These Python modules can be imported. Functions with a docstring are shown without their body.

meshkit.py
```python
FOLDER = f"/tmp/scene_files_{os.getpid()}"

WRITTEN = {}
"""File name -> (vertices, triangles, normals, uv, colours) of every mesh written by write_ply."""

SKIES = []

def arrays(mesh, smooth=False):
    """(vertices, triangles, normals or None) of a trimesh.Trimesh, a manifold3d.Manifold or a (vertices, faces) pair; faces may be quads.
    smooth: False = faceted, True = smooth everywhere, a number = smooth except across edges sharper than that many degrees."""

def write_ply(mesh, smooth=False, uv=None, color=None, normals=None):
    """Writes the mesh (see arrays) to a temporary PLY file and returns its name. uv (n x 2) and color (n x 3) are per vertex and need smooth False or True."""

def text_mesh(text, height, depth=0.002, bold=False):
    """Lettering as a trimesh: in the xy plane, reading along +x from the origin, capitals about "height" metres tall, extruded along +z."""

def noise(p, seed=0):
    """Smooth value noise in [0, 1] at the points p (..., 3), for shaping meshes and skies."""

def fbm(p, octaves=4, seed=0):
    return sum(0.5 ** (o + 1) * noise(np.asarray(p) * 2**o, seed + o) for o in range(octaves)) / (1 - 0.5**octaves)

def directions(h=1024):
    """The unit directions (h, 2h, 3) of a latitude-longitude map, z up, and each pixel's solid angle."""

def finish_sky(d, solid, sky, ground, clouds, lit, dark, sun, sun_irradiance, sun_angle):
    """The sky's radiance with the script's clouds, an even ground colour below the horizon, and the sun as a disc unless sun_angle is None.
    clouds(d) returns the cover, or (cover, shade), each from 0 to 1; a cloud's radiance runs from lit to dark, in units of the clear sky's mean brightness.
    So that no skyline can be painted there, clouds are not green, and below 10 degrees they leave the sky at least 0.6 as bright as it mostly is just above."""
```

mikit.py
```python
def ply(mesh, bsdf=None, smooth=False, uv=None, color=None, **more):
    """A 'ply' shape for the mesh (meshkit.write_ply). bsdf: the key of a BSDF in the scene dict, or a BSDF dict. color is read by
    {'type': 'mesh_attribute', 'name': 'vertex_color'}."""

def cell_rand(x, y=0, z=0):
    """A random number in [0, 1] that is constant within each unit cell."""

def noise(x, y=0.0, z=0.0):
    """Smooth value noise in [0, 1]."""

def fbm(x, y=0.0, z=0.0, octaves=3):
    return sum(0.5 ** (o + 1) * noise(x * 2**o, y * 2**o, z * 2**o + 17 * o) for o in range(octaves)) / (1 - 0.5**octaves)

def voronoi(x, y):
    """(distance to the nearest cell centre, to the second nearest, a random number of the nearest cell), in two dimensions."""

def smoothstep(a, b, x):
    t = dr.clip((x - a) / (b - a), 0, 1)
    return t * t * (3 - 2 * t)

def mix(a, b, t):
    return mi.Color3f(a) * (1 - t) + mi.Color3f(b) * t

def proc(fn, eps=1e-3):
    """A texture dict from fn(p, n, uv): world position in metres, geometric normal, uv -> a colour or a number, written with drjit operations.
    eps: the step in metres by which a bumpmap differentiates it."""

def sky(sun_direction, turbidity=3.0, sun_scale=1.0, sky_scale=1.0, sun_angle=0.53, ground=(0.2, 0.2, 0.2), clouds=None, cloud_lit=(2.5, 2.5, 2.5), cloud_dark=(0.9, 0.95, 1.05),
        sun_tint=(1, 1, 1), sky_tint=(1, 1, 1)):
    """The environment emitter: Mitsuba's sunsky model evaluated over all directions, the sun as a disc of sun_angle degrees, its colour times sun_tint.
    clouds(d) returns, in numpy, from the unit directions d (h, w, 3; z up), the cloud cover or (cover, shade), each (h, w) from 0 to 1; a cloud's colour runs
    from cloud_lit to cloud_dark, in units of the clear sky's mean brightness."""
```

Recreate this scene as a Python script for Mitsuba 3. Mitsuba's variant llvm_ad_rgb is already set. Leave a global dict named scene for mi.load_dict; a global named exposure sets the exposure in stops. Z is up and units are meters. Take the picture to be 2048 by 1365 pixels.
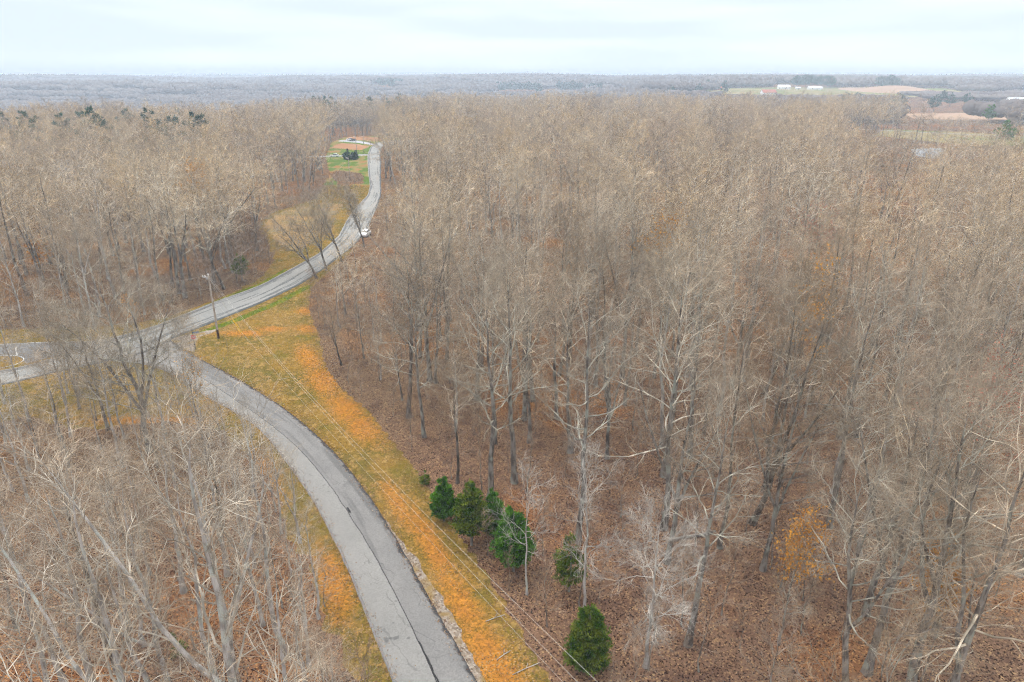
import math
import numpy as np
import drjit as dr
import mitsuba as mi
import trimesh
import shapely
from shapely.geometry import Polygon, Point, LineString
import mikit
import meshkit
from mikit import proc, noise, fbm, voronoi, cell_rand, smoothstep, mix

T = mi.ScalarTransform4f
scene, labels = {}, {}

# ------------------------------------------------------------------ camera, sky, exposure
CAM = np.array([0.0, 0.0, 39.0])
PITCH = math.radians(21.3)
HAZE = 0.00042
FWD = np.array([0.0, math.cos(PITCH), -math.sin(PITCH)])
scene['haze_air'] = {'type': 'homogeneous', 'albedo': {'type': 'rgb', 'value': [0.70, 0.83, 0.98]}, 'sigma_t': HAZE}
scene['camera'] = {'type': 'perspective', 'fov': 73.74, 'fov_axis': 'x', 'near_clip': 0.5, 'far_clip': 40000.0,
                   'to_world': T().look_at(origin=CAM.tolist(), target=(CAM + FWD * 10).tolist(), up=[0, 0, 1]),
                   'medium': {'type': 'ref', 'id': 'haze_air'}}


def clouds(d):
    sin = np.clip(d[..., 2], 0, 1)
    el, az = np.degrees(np.arcsin(sin)), np.arctan2(d[..., 0], d[..., 1])
    n = meshkit.fbm(np.stack([az * 5.0 + 3, el * 0.9, 0 * el], -1), 5, 3)
    m = meshkit.fbm(np.stack([az * 1.6 + 8, el * 0.25, 0 * el], -1), 3, 9)
    # an overcast sky: about three times as bright overhead as low down, with thin streaks
    shade = 1 - 0.92 * np.clip((sin - 0.1) / 0.9, 0, 1) - 0.10 * np.clip((n - 0.40) * 2.4 + (m - 0.5) * 1.5, 0, 1)
    shade = shade - 0.05 * np.exp(-(el / 1.6) ** 2)
    return np.ones(d.shape[:2]), np.clip(shade, 0, 1)


scene['sky'] = mikit.sky((-0.35, 0.25, 0.8), turbidity=3.0, sun_scale=0.12, sun_angle=30.0, clouds=clouds,
                         cloud_lit=(4.0, 4.0, 4.0), cloud_dark=(1.25, 1.43, 1.62))
exposure = 2.8

# ------------------------------------------------------------------ materials
def bsdf(name, tex, rough=0.9, spec=0.2):
    scene[name] = {'type': 'twosided', 'bsdf': {'type': 'principled', 'base_color': tex, 'roughness': rough, 'specular': spec}}


def diffuse(name, tex):
    scene[name] = {'type': 'twosided', 'bsdf': {'type': 'diffuse', 'reflectance': tex}}


def rgb(*c):
    return {'type': 'rgb', 'value': list(c)}


def litter_tex(p, n, uv):
    a = fbm(p.x * 0.09, p.y * 0.09, 0.0, 3)
    b = fbm(p.x * 0.7 + 31, p.y * 0.7, 0.0, 3)
    _, _, leaf = voronoi(p.x * 10.0 + 2.0 * b, p.y * 10.0)
    c = mix((0.120, 0.066, 0.043), (0.245, 0.150, 0.097), leaf)
    c = mix(c, (0.40, 0.255, 0.135), smoothstep(0.88, 0.97, leaf))
    c = mix(c, (0.035, 0.018, 0.013), smoothstep(0.22, 0.12, leaf))
    c = mix(c, c * mi.Color3f(1.30, 1.02, 0.72), smoothstep(0.45, 0.7, a))
    c = mix(c, c * mi.Color3f(0.72, 0.70, 0.74), smoothstep(0.5, 0.72, b))
    far = fbm(p.x * 0.012, p.y * 0.012, 3.0, 3)
    return mix(c, c * mi.Color3f(0.85, 0.95, 0.95), smoothstep(0.4, 0.65, far))


diffuse('litter_material', proc(litter_tex))

SOIL = [(-43.5, 103.6, 4.6, 1.7), (-39.5, 105.5, 3.0, 1.6), (-33.5, 105.5, 3.0, 2.6), (-36.5, 114.5, 2.2, 2.2), (-30.0, 93.0, 2.2, 6.0), (-25.6, 85.0, 2.6, 6.5), (-21.2, 77.0, 2.8, 6.0),
        (-17.6, 71.5, 2.4, 4.4), (-7.2, 50.0, 1.4, 8.0), (-4.2, 43.5, 1.7, 6.0), (-1.3, 37.0, 2.0, 6.0), (0.9, 33.0, 2.2, 4.0), (-11.0, 56.0, 1.2, 5.0), (-26.0, 61.0, 2.0, 7.0), (-15.0, 45.5, 1.6, 5.0), (-44.0, 73.5, 9.0, 1.5)]


def verge_tex(p, n, uv):
    m = mi.Float(0)
    for x, y, sx, sy in SOIL:
        m = dr.maximum(m, dr.exp(-dr.square((p.x - x + 0.45 * (p.y - y)) / sx) - dr.square((p.y - y) / sy)))
    a = fbm(p.x * 0.22, p.y * 0.22, 1.0, 4)
    b = fbm(p.x * 1.9, p.y * 1.9, 5.0, 3)
    g = noise(p.x * 7.0, p.y * 7.0, 2.0)
    h = noise(p.x * 13.0 + 3, p.y * 13.0, 4.0)
    c = mix((0.225, 0.138, 0.032), (0.145, 0.110, 0.028), smoothstep(0.35, 0.65, a))
    c = mix(c, (0.290, 0.190, 0.066), smoothstep(0.50, 0.78, b))
    c = mix(c, (0.130, 0.112, 0.022), smoothstep(0.55, 0.75, fbm(p.x * 0.5 + 9, p.y * 0.5, 7.0, 3)) * 0.6)
    s = smoothstep(0.10, 0.95, m * 0.86 + (b - 0.5) * 0.42 + (a - 0.5) * 0.5 + (g - 0.5) * 0.30 + (h - 0.5) * 0.22)
    soil = mix((0.46, 0.195, 0.032), (0.32, 0.130, 0.028), b)
    c = mix(c, soil, s * 0.92)
    leaf, _, lr = voronoi(p.x * 4.0, p.y * 4.0)
    c = mix(c, mix((0.13, 0.07, 0.04), (0.40, 0.26, 0.12), lr), smoothstep(0.28, 0.2, leaf) * smoothstep(0.5, 0.62, fbm(p.x * 0.35, p.y * 0.35, 11.0, 3)))
    return c * (0.55 + 0.5 * g + 0.4 * h)


diffuse('verge_material', proc(verge_tex))


def green_tex(p, n, uv):
    b = fbm(p.x * 1.1, p.y * 1.1, 5.0, 3)
    g = noise(p.x * 6.0, p.y * 6.0, 2.0)
    c = mix((0.100, 0.135, 0.012), (0.190, 0.180, 0.022), smoothstep(0.35, 0.68, b))
    return mix(c, (0.06, 0.07, 0.012), smoothstep(0.6, 0.9, g))


diffuse('green_grass_material', proc(green_tex))


def lawn_tex(p, n, uv):
    b = fbm(p.x * 0.25, p.y * 0.12, 5.0, 3)
    c = mix((0.095, 0.150, 0.026), (0.23, 0.19, 0.065), smoothstep(0.40, 0.58, b))
    return mix(c, (0.30, 0.15, 0.06), smoothstep(0.60, 0.75, b))


diffuse('lawn_material', proc(lawn_tex))


def gravel_tex(p, n, uv):
    _, _, s = voronoi(p.x * 6.0, p.y * 6.0)
    a = fbm(p.x * 0.6, p.y * 0.6, 0.0, 3)
    c = mix((0.15, 0.115, 0.085), (0.38, 0.33, 0.28), s)
    return mix(c, (0.26, 0.18, 0.075), smoothstep(0.52, 0.72, a))


diffuse('gravel_material', proc(gravel_tex))


def road_tex(p, n, uv):        # uv.x across the road from 0 to 1, uv.y metres along it
    a = fbm(uv.y * 0.05, uv.x * 9.0, 0.0, 4)
    b = fbm(p.x * 0.5, p.y * 0.5, 0.0, 3)
    g = noise(p.x * 9.0, p.y * 9.0, 0.0)
    c = mix((0.205, 0.207, 0.200), (0.275, 0.272, 0.258), b)
    c = mix(c, (0.30, 0.26, 0.22), smoothstep(0.5, 0.8, a) * 0.5)
    edge = dr.maximum(smoothstep(0.87, 0.94, uv.x + (b - 0.5) * 0.10), smoothstep(0.075, 0.045, dr.abs(uv.x - 0.10 + (b - 0.5) * 0.04)) * 0.7)
    c = mix(c, (0.075, 0.078, 0.080), edge * smoothstep(0.28, 0.40, a))
    streak = smoothstep(0.64, 0.70, fbm(uv.y * 0.09 + 7, uv.x * 16.0, 3.0, 3))
    c = mix(c, (0.10, 0.105, 0.105), streak * 0.8)
    return c * (0.88 + 0.24 * g)


bsdf('road_material', proc(road_tex), 0.85)


def cracks(p):
    w = fbm(p.x * 0.9, p.y * 0.9, 2.0, 3) - 0.5
    d1, d2, r = voronoi(p.x * 0.38 + w * 0.9, p.y * 0.38 - w * 0.9)
    return smoothstep(0.030, 0.010, d2 - d1) * smoothstep(0.45, 0.6, fbm(p.x * 0.15, p.y * 0.15, 6.0, 2))


def old_asphalt_tex(p, n, uv):
    b = fbm(p.x * 0.4, p.y * 0.4, 0.0, 4)
    f = fbm(p.x * 1.6, p.y * 1.6, 8.0, 3)
    g = noise(p.x * 11.0, p.y * 11.0, 0.0)
    c = mix((0.175, 0.173, 0.172), (0.235, 0.230, 0.224), b)
    c = mix(c, (0.05, 0.05, 0.052), smoothstep(0.93, 0.975, uv.x + (f - 0.5) * 0.10))
    c = mix(c, (0.05, 0.05, 0.05), smoothstep(0.76, 0.86, f) * smoothstep(0.5, 0.65, b) * 0.6)
    c = mix(c, (0.10, 0.10, 0.10), smoothstep(0.50, 0.75, fbm(uv.x * 8.0, uv.y * 0.07, 4.0, 3)) * 0.6)
    c = mix(c, (0.09, 0.09, 0.09), cracks(p) * 0.55)
    return c * (0.85 + 0.3 * g)


bsdf('old_asphalt_material', proc(old_asphalt_tex), 0.8)


def lane_tex(p, n, uv):
    b = fbm(p.x * 0.35, p.y * 0.35, 3.0, 4)
    g = noise(p.x * 11.0, p.y * 11.0, 0.0)
    c = mix((0.215, 0.213, 0.206), (0.275, 0.270, 0.260), b)
    f = fbm(p.x * 1.3, p.y * 1.3, 8.0, 3)
    c = mix(c, (0.10, 0.10, 0.10), smoothstep(0.78, 0.86, f) * 0.7)
    c = mix(c, (0.10, 0.10, 0.10), cracks(p) * 0.4)
    return c * (0.88 + 0.24 * g)


bsdf('lane_material', proc(lane_tex), 0.85)
bsdf('tar_material', rgb(0.022, 0.022, 0.024), 0.5)
bsdf('white_paint', proc(lambda p, n, uv: mix((0.55, 0.55, 0.53), (0.28, 0.28, 0.27), smoothstep(0.45, 0.7, fbm(p.x * 3.0, p.y * 3.0, 0.0, 3)))), 0.7)


def entrance_tex(p, n, uv):
    g = noise(p.x * 9.0, p.y * 9.0, 0.0)
    b = fbm(p.x * 0.4, p.y * 0.4, 0.0, 3)
    return mix((0.115, 0.118, 0.122), (0.175, 0.175, 0.175), b) * (0.85 + 0.3 * g)


bsdf('entrance_material', proc(entrance_tex), 0.85)


def bark(dark, light, lich):  # mottled bark with pale lichen
    def fn(p, n, uv):
        a = fbm(p.x * 4.0, p.y * 4.0, p.z * 1.1, 3)
        b = noise(p.x * 2.6, p.y * 2.6, p.z * 1.3)
        c = mix(dark, light, smoothstep(0.34, 0.66, a))
        return mix(c, lich, smoothstep(0.55, 0.8, b) * 0.7)
    return fn


diffuse('bark_grey', proc(bark((0.10, 0.085, 0.075), (0.25, 0.225, 0.20), (0.33, 0.35, 0.30))))
diffuse('bark_pale', proc(bark((0.26, 0.24, 0.22), (0.46, 0.43, 0.40), (0.46, 0.50, 0.45))))
diffuse('bark_dark', proc(bark((0.070, 0.058, 0.050), (0.17, 0.145, 0.125), (0.27, 0.28, 0.24))))


def twig_tex(lo, mid, hi):
    def fn(p, n, uv):
        a = noise(p.x * 0.11 + 40, p.y * 0.11 + 9, 0.5)
        b = noise(p.x * 1.7, p.y * 1.7, p.z * 0.9)
        c = mix(lo, mid, smoothstep(0.2, 0.55, a))
        c = mix(c, hi, smoothstep(0.5, 0.8, a))
        return c * (0.45 + 1.1 * b * b)
    return fn


diffuse('twig_near', proc(twig_tex((0.375, 0.298, 0.210), (0.42, 0.350, 0.265), (0.465, 0.425, 0.350))))
diffuse('limb_pale', proc(twig_tex((0.390, 0.365, 0.295), (0.46, 0.44, 0.37), (0.53, 0.53, 0.465))))
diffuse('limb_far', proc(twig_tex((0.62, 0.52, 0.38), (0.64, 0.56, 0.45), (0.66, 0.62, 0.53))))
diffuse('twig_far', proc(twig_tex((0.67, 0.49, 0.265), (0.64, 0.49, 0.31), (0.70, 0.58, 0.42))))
diffuse('twig_pink', proc(twig_tex((0.48, 0.350, 0.245), (0.52, 0.415, 0.31), (0.56, 0.465, 0.34))))
diffuse('twig_dark', proc(twig_tex((0.28, 0.195, 0.120), (0.31, 0.235, 0.160), (0.38, 0.305, 0.22))))
diffuse('limb_light', proc(twig_tex((0.52, 0.47, 0.385), (0.58, 0.53, 0.45), (0.62, 0.60, 0.53))))
diffuse('twig_light', proc(twig_tex((0.40, 0.315, 0.225), (0.44, 0.37, 0.285), (0.48, 0.43, 0.36))))
diffuse('twig_sapling', proc(twig_tex((0.25, 0.165, 0.115), (0.32, 0.235, 0.175), (0.40, 0.32, 0.26))))
diffuse('twig_white', proc(twig_tex((0.50, 0.46, 0.405), (0.55, 0.52, 0.47), (0.60, 0.58, 0.53))))
diffuse('forest_far_material', proc(lambda p, n, uv: mix((0.115, 0.092, 0.086), (0.175, 0.150, 0.140), smoothstep(0.25, 0.75, fbm(p.x * 0.02, p.y * 0.02, 0.0, 3)))))



def needle_tex(lo, hi):
    def fn(p, n, uv):
        return mix(lo, hi, smoothstep(0.25, 0.75, noise(p.x * 2.1, p.y * 2.1, p.z * 2.1)))
    return fn


diffuse('cedar_green', proc(needle_tex((0.028, 0.100, 0.012), (0.110, 0.260, 0.026))))
diffuse('cedar_olive', proc(needle_tex((0.042, 0.095, 0.012), (0.160, 0.205, 0.026))))
diffuse('pine_green', proc(needle_tex((0.010, 0.050, 0.030), (0.026, 0.095, 0.055))))
diffuse('orange_leaf', proc(needle_tex((0.42, 0.175, 0.022), (0.64, 0.310, 0.045))))
diffuse('red_bud', proc(needle_tex((0.30, 0.100, 0.070), (0.46, 0.200, 0.140))))
diffuse('fallen_leaf', proc(lambda p, n, uv: mix((0.16, 0.075, 0.042), (0.46, 0.32, 0.20), cell_rand(p.x * 4, p.y * 4, 0))))
diffuse('straw', proc(needle_tex((0.13, 0.095, 0.026), (0.28, 0.19, 0.055))))
bsdf('pole_wood', proc(bark((0.24, 0.20, 0.165), (0.42, 0.37, 0.32), (0.34, 0.29, 0.24))), 0.9)
bsdf('pole_foot', rgb(0.060, 0.034, 0.020), 0.9)
bsdf('galvanised', rgb(0.55, 0.56, 0.58), 0.45, 0.5)
bsdf('wire_metal', rgb(0.50, 0.48, 0.44), 0.5, 0.5)
bsdf('guard_yellow', rgb(0.78, 0.50, 0.02), 0.5, 0.5)
bsdf('sign_red', rgb(0.62, 0.015, 0.030), 0.4, 0.5)
bsdf('sign_white', rgb(0.80, 0.80, 0.80), 0.4, 0.5)
bsdf('sign_blue', rgb(0.012, 0.110, 0.300), 0.4, 0.5)
bsdf('post_black', rgb(0.016, 0.016, 0.018), 0.5, 0.5)
bsdf('car_white', rgb(0.80, 0.81, 0.82), 0.25, 0.5)
bsdf('car_glass', rgb(0.015, 0.018, 0.022), 0.08, 0.6)
bsdf('rubber', rgb(0.02, 0.02, 0.02), 0.8)
bsdf('lamp_red', rgb(0.35, 0.015, 0.012), 0.3, 0.5)
bsdf('siding_white', rgb(0.78, 0.78, 0.76), 0.7)
bsdf('siding_cream', rgb(0.62, 0.56, 0.46), 0.7)
bsdf('brick_red', rgb(0.36, 0.13, 0.085), 0.8)
bsdf('roof_grey', rgb(0.30, 0.31, 0.32), 0.8)
bsdf('roof_red', rgb(0.42, 0.15, 0.10), 0.8)
bsdf('roof_white', rgb(0.74, 0.78, 0.82), 0.6)
diffuse('field_material', proc(lambda p, n, uv: mix((0.17, 0.18, 0.060), (0.28, 0.23, 0.11), smoothstep(0.35, 0.6, fbm(p.x * 0.03, p.y * 0.03, 0.0, 4)))))
diffuse('dry_field_material', proc(lambda p, n, uv: mix((0.36, 0.235, 0.155), (0.43, 0.30, 0.205), fbm(p.x * 0.02, p.y * 0.06, 0.0, 4))))
diffuse('dry_grass_material', proc(lambda p, n, uv: mix((0.33, 0.215, 0.100), (0.26, 0.195, 0.095), smoothstep(0.35, 0.65, fbm(p.x * 0.16, p.y * 0.16, 2.0, 4))) * (0.7 + 0.6 * noise(p.x * 5.0, p.y * 5.0, 1.0))))
diffuse('clay_material', proc(lambda p, n, uv: mix((0.33, 0.16, 0.085), (0.38, 0.22, 0.12), fbm(p.x * 0.3, p.y * 0.15, 0.0, 3))))
bsdf('drive_material', proc(lambda p, n, uv: mix((0.26, 0.265, 0.28), (0.36, 0.36, 0.37), fbm(p.x * 0.5, p.y * 0.5, 0.0, 3))), 0.85)
bsdf('pond_water', rgb(0.10, 0.10, 0.10), 0.06, 0.5)

# ------------------------------------------------------------------ helpers
def unit(v):
    return v / np.maximum(np.linalg.norm(v, axis=-1, keepdims=True), 1e-9)


def struct(name, mesh, mat, **kw):
    scene[name] = mikit.ply(mesh, mat, **kw)
    labels[name] = {'kind': 'structure'}


def numbered(name):
    if name not in scene and name not in labels:
        return name
    k = 1
    while f'{name}_{k:03d}' in labels or f'{name}_{k:03d}' in scene:
        k += 1
    return f'{name}_{k:03d}'


def thing(name, label, cat, group=None, kind=None):
    key = numbered(name)
    labels[key] = {'label': label, 'category': cat}
    if group:
        labels[key]['group'] = group
    if kind:
        labels[key]['kind'] = kind
    return key


def part(holder, name, mesh, mat, label=None, smooth=False, **kw):
    key = numbered(holder + '__' + name)
    scene[key] = mikit.ply(mesh, mat, smooth=smooth, **kw)
    if label:
        labels[key] = {'label': label}
    return key


def tubes(P, R, sides=3):
    """Tapered tubes along many polylines at once. P (N, K, 3), R (N, K); each ends in a point."""
    P, R = np.asarray(P, float), np.asarray(R, float)
    N, K, _ = P.shape
    t = unit(np.gradient(P, axis=1))
    ref = np.where(np.abs(t[:, :1, 2:3]) < 0.85, np.array([0, 0, 1.0]), np.array([1.0, 0, 0]))
    a = unit(np.cross(t, np.broadcast_to(ref, t.shape)))
    b = np.cross(t, a)
    ang = np.arange(sides) * 2 * math.pi / sides
    ring = P[:, :K - 1, None] + R[:, :K - 1, None, None] * (np.cos(ang)[:, None] * a[:, :K - 1, None] + np.sin(ang)[:, None] * b[:, :K - 1, None])
    v = np.concatenate([ring.reshape(N, -1, 3), P[:, -1:]], 1)
    base = np.arange(N)[:, None] * ((K - 1) * sides + 1)
    j = np.arange(sides)
    j1 = (j + 1) % sides
    f = []
    for i in range(K - 2):
        lo, hi = i * sides, (i + 1) * sides
        f += [np.stack([lo + j, lo + j1, hi + j1], 1), np.stack([lo + j, hi + j1, hi + j], 1)]
    lo = (K - 2) * sides
    f += [np.stack([lo + j, lo + j1, np.full(sides, (K - 1) * sides)], 1)]
    f = np.concatenate(f)
    return v.reshape(-1, 3), (f[None] + base[:, :, None]).reshape(-1, 3)


def join(parts):
    v, f, n = [], [], 0
    for a, b in parts:
        v.append(a)
        f.append(b + n)
        n += len(a)
    return np.vstack(v), np.vstack(f)


def sprout(rng, P, R, per, t0, t1, length, angle, curl, K, wob, rscale=0.55, rmin=0.004, rmax=9.0, tpow=1.0, side=None):
    """Children of the polylines (P, R): `per` on each, between t0 and t1 of it; length(t) metres; angle in degrees from the parent; curl: turning upwards."""
    N, Kp, _ = P.shape
    par = np.repeat(np.arange(N), per)
    n = len(par)
    t = t0 + (t1 - t0) * ((np.tile(np.arange(per), N) + rng.random(n)) / per) ** tpow
    x = t * (Kp - 1)
    i = np.minimum(x.astype(int), Kp - 2)
    w = (x - i)[:, None]
    o = P[par, i] * (1 - w) + P[par, i + 1] * w
    r = R[par, i] * (1 - w[:, 0]) + R[par, i + 1] * w[:, 0]
    tan = unit(P[par, i + 1] - P[par, i])
    a = unit(np.cross(tan, unit(np.array([0.31, 0.17, 0.93]) + 0 * tan)))
    b = np.cross(tan, a)
    phi = np.tile(np.arange(per), N) * 2.4 + rng.random(N)[par] * 6.28 + rng.normal(0, 0.5, n)
    th = np.radians((angle(t) if callable(angle) else angle) + rng.normal(0, 9, n))
    d = unit(tan * np.cos(th)[:, None] + (a * np.cos(phi)[:, None] + b * np.sin(phi)[:, None]) * np.sin(th)[:, None])
    L = length(t, rng.random(n)) if callable(length) else length * (0.6 + 0.8 * rng.random(n))
    if side is not None:
        L = L * side[par]
    pts, q = [o], o
    for k in range(1, K):
        d = unit(d + np.array([0, 0, curl]) + rng.normal(0, wob, (n, 3)))
        q = q + d * (L / (K - 1))[:, None]
        pts.append(q)
    r0 = np.clip(r * rscale, rmin, rmax)
    rr = r0[:, None] * np.linspace(1, 0.25, K)[None]
    return np.stack(pts, 1), rr


def grow_trunk(rng, H, r0, K=12, wob=0.05, lean=(0, 0), bend=0.0):
    z = np.linspace(0, 1, K)
    off = np.cumsum(rng.normal(0, wob * H / K, (K, 2)), 0)
    off -= off[0]
    x = lean[0] * H * z ** (1 + bend) + off[:, 0]
    y = lean[1] * H * z ** (1 + bend) + off[:, 1]
    r = r0 * (1 - 0.90 * z ** 0.85)
    r[0] *= 1.35
    return np.stack([x, y, z * H], 1)[None], r[None]


def grow(seed, H=20.0, r0=0.22, start=0.40, limbs=16, spread=0.33, lod=0, fork=0, limb_angle=52, curl=0.07, twig=1.0, lean=(0, 0), bend=0.0, dens=1.0, wob=0.06):
    """A bare tree: trunk, limbs and twigs, each as vertex and face arrays."""
    rng = np.random.default_rng(seed)
    K = (14, 8, 4)[lod]
    P0, R0 = grow_trunk(rng, H, r0, K, wob, lean, bend)
    stems = [(P0, R0)]
    if fork:
        Pf, Rf = sprout(rng, P0, R0, fork, start * 0.75, start * 1.05, lambda t, u: H * (0.92 - t) * (0.85 + 0.3 * u), 24, 0.09, max(4, K // 2), 0.10, 0.72)
        stems.append((Pf, Rf))
    trunk = join([tubes(*s, (7, 5, 3)[lod]) for s in stems])
    rel = lambda t: (t - start) / (1 - start)
    shape = lambda t, u: H * spread * (0.55 + 0.60 * u) * np.sqrt(np.clip(1.02 - ((rel(t) - 0.34) / 0.80) ** 2, 0.10, 1.0))
    steep = lambda t: limb_angle * (1.22 - 0.62 * rel(t))
    Kl = (8, 5, 3)[lod]
    n1 = max(4, int(limbs * (1, 0.9, 0.62)[lod]))
    P1, R1 = sprout(rng, P0, R0, n1, start, 0.985, shape, steep, curl, Kl, (0.19, 0.24, 0.14)[lod], 0.46, (0.017, 0.032, 0.045)[lod], (0.075, 0.10, 0.10)[lod])
    P1s, R1s = [P1], [R1]
    if fork:
        Pq, Rq = sprout(rng, Pf, Rf, max(3, int(n1 * 0.55)), 0.22, 0.97, lambda t, u: H * spread * (0.35 + 0.6 * u) * (1.15 - 0.7 * t), limb_angle - 8, curl, Kl, 0.19, 0.46, (0.017, 0.030, 0.045)[lod], 0.075)
        P1s.append(Pq)
        R1s.append(Rq)
    P1, R1 = np.concatenate(P1s), np.concatenate(R1s)
    limb, tw = [tubes(P1, R1, (4, 3, 3)[lod])], []
    if lod < 2:
        P2, R2 = sprout(rng, P1, R1, (8, 7)[lod], 0.20, 1.0, lambda t, u: H * (0.100, 0.115)[lod] * (0.5 + 0.9 * u) * (1.2 - 0.6 * t), 42, 0.06, (5, 3)[lod], (0.16, 0.24)[lod], 0.55, (0.0115, 0.024)[lod] * twig, 0.035)
        limb.append(tubes(P2, R2, 3))
        P3, R3 = sprout(rng, P2, R2, max(3, int((7, 6)[lod] * dens)), 0.15, 1.0, lambda t, u: H * 0.054 * (0.5 + u), 38, 0.04, (3, 2)[lod], (0.14, 0.20)[lod], 0.6, (0.0085, 0.020)[lod] * twig, 0.018)
        tw.append(tubes(P3, R3, 3))
        if lod == 0:
            P4, R4 = sprout(rng, P3, R3, max(2, int(5 * dens)), 0.15, 1.0, lambda t, u: H * 0.034 * (0.45 + u), 34, 0.02, 2, 0.1, 0.7, 0.0056 * twig, 0.009)
            tw.append(tubes(P4, R4, 3))
    else:
        P3, R3 = sprout(rng, P1, R1, int(26 * dens), 0.25, 1.0, lambda t, u: H * 0.105 * (0.5 + u), 42, 0.06, 2, 0.1, 0.6, 0.030 * twig, 0.036)
        tw.append(tubes(P3, R3, 3))
    return trunk, join(limb), join(tw)


def group_of(name, tr, trunk_mat, limb_mat, twig_mat):
    scene[name] = {'type': 'shapegroup', 'trunk': mikit.ply(tr[0], trunk_mat), 'limbs': mikit.ply(tr[1], limb_mat), 'twigs': mikit.ply(tr[2], twig_mat)}


def place(key, group, x, y, z, s, rot, sz=None):
    scene[key] = {'type': 'instance', 'shapegroup': {'type': 'ref', 'id': group},
                  'to_world': T().translate([float(x), float(y), float(z)]).rotate([0, 0, 1], float(rot)).scale([float(s), float(s), float(s if sz is None else sz)])}


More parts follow.
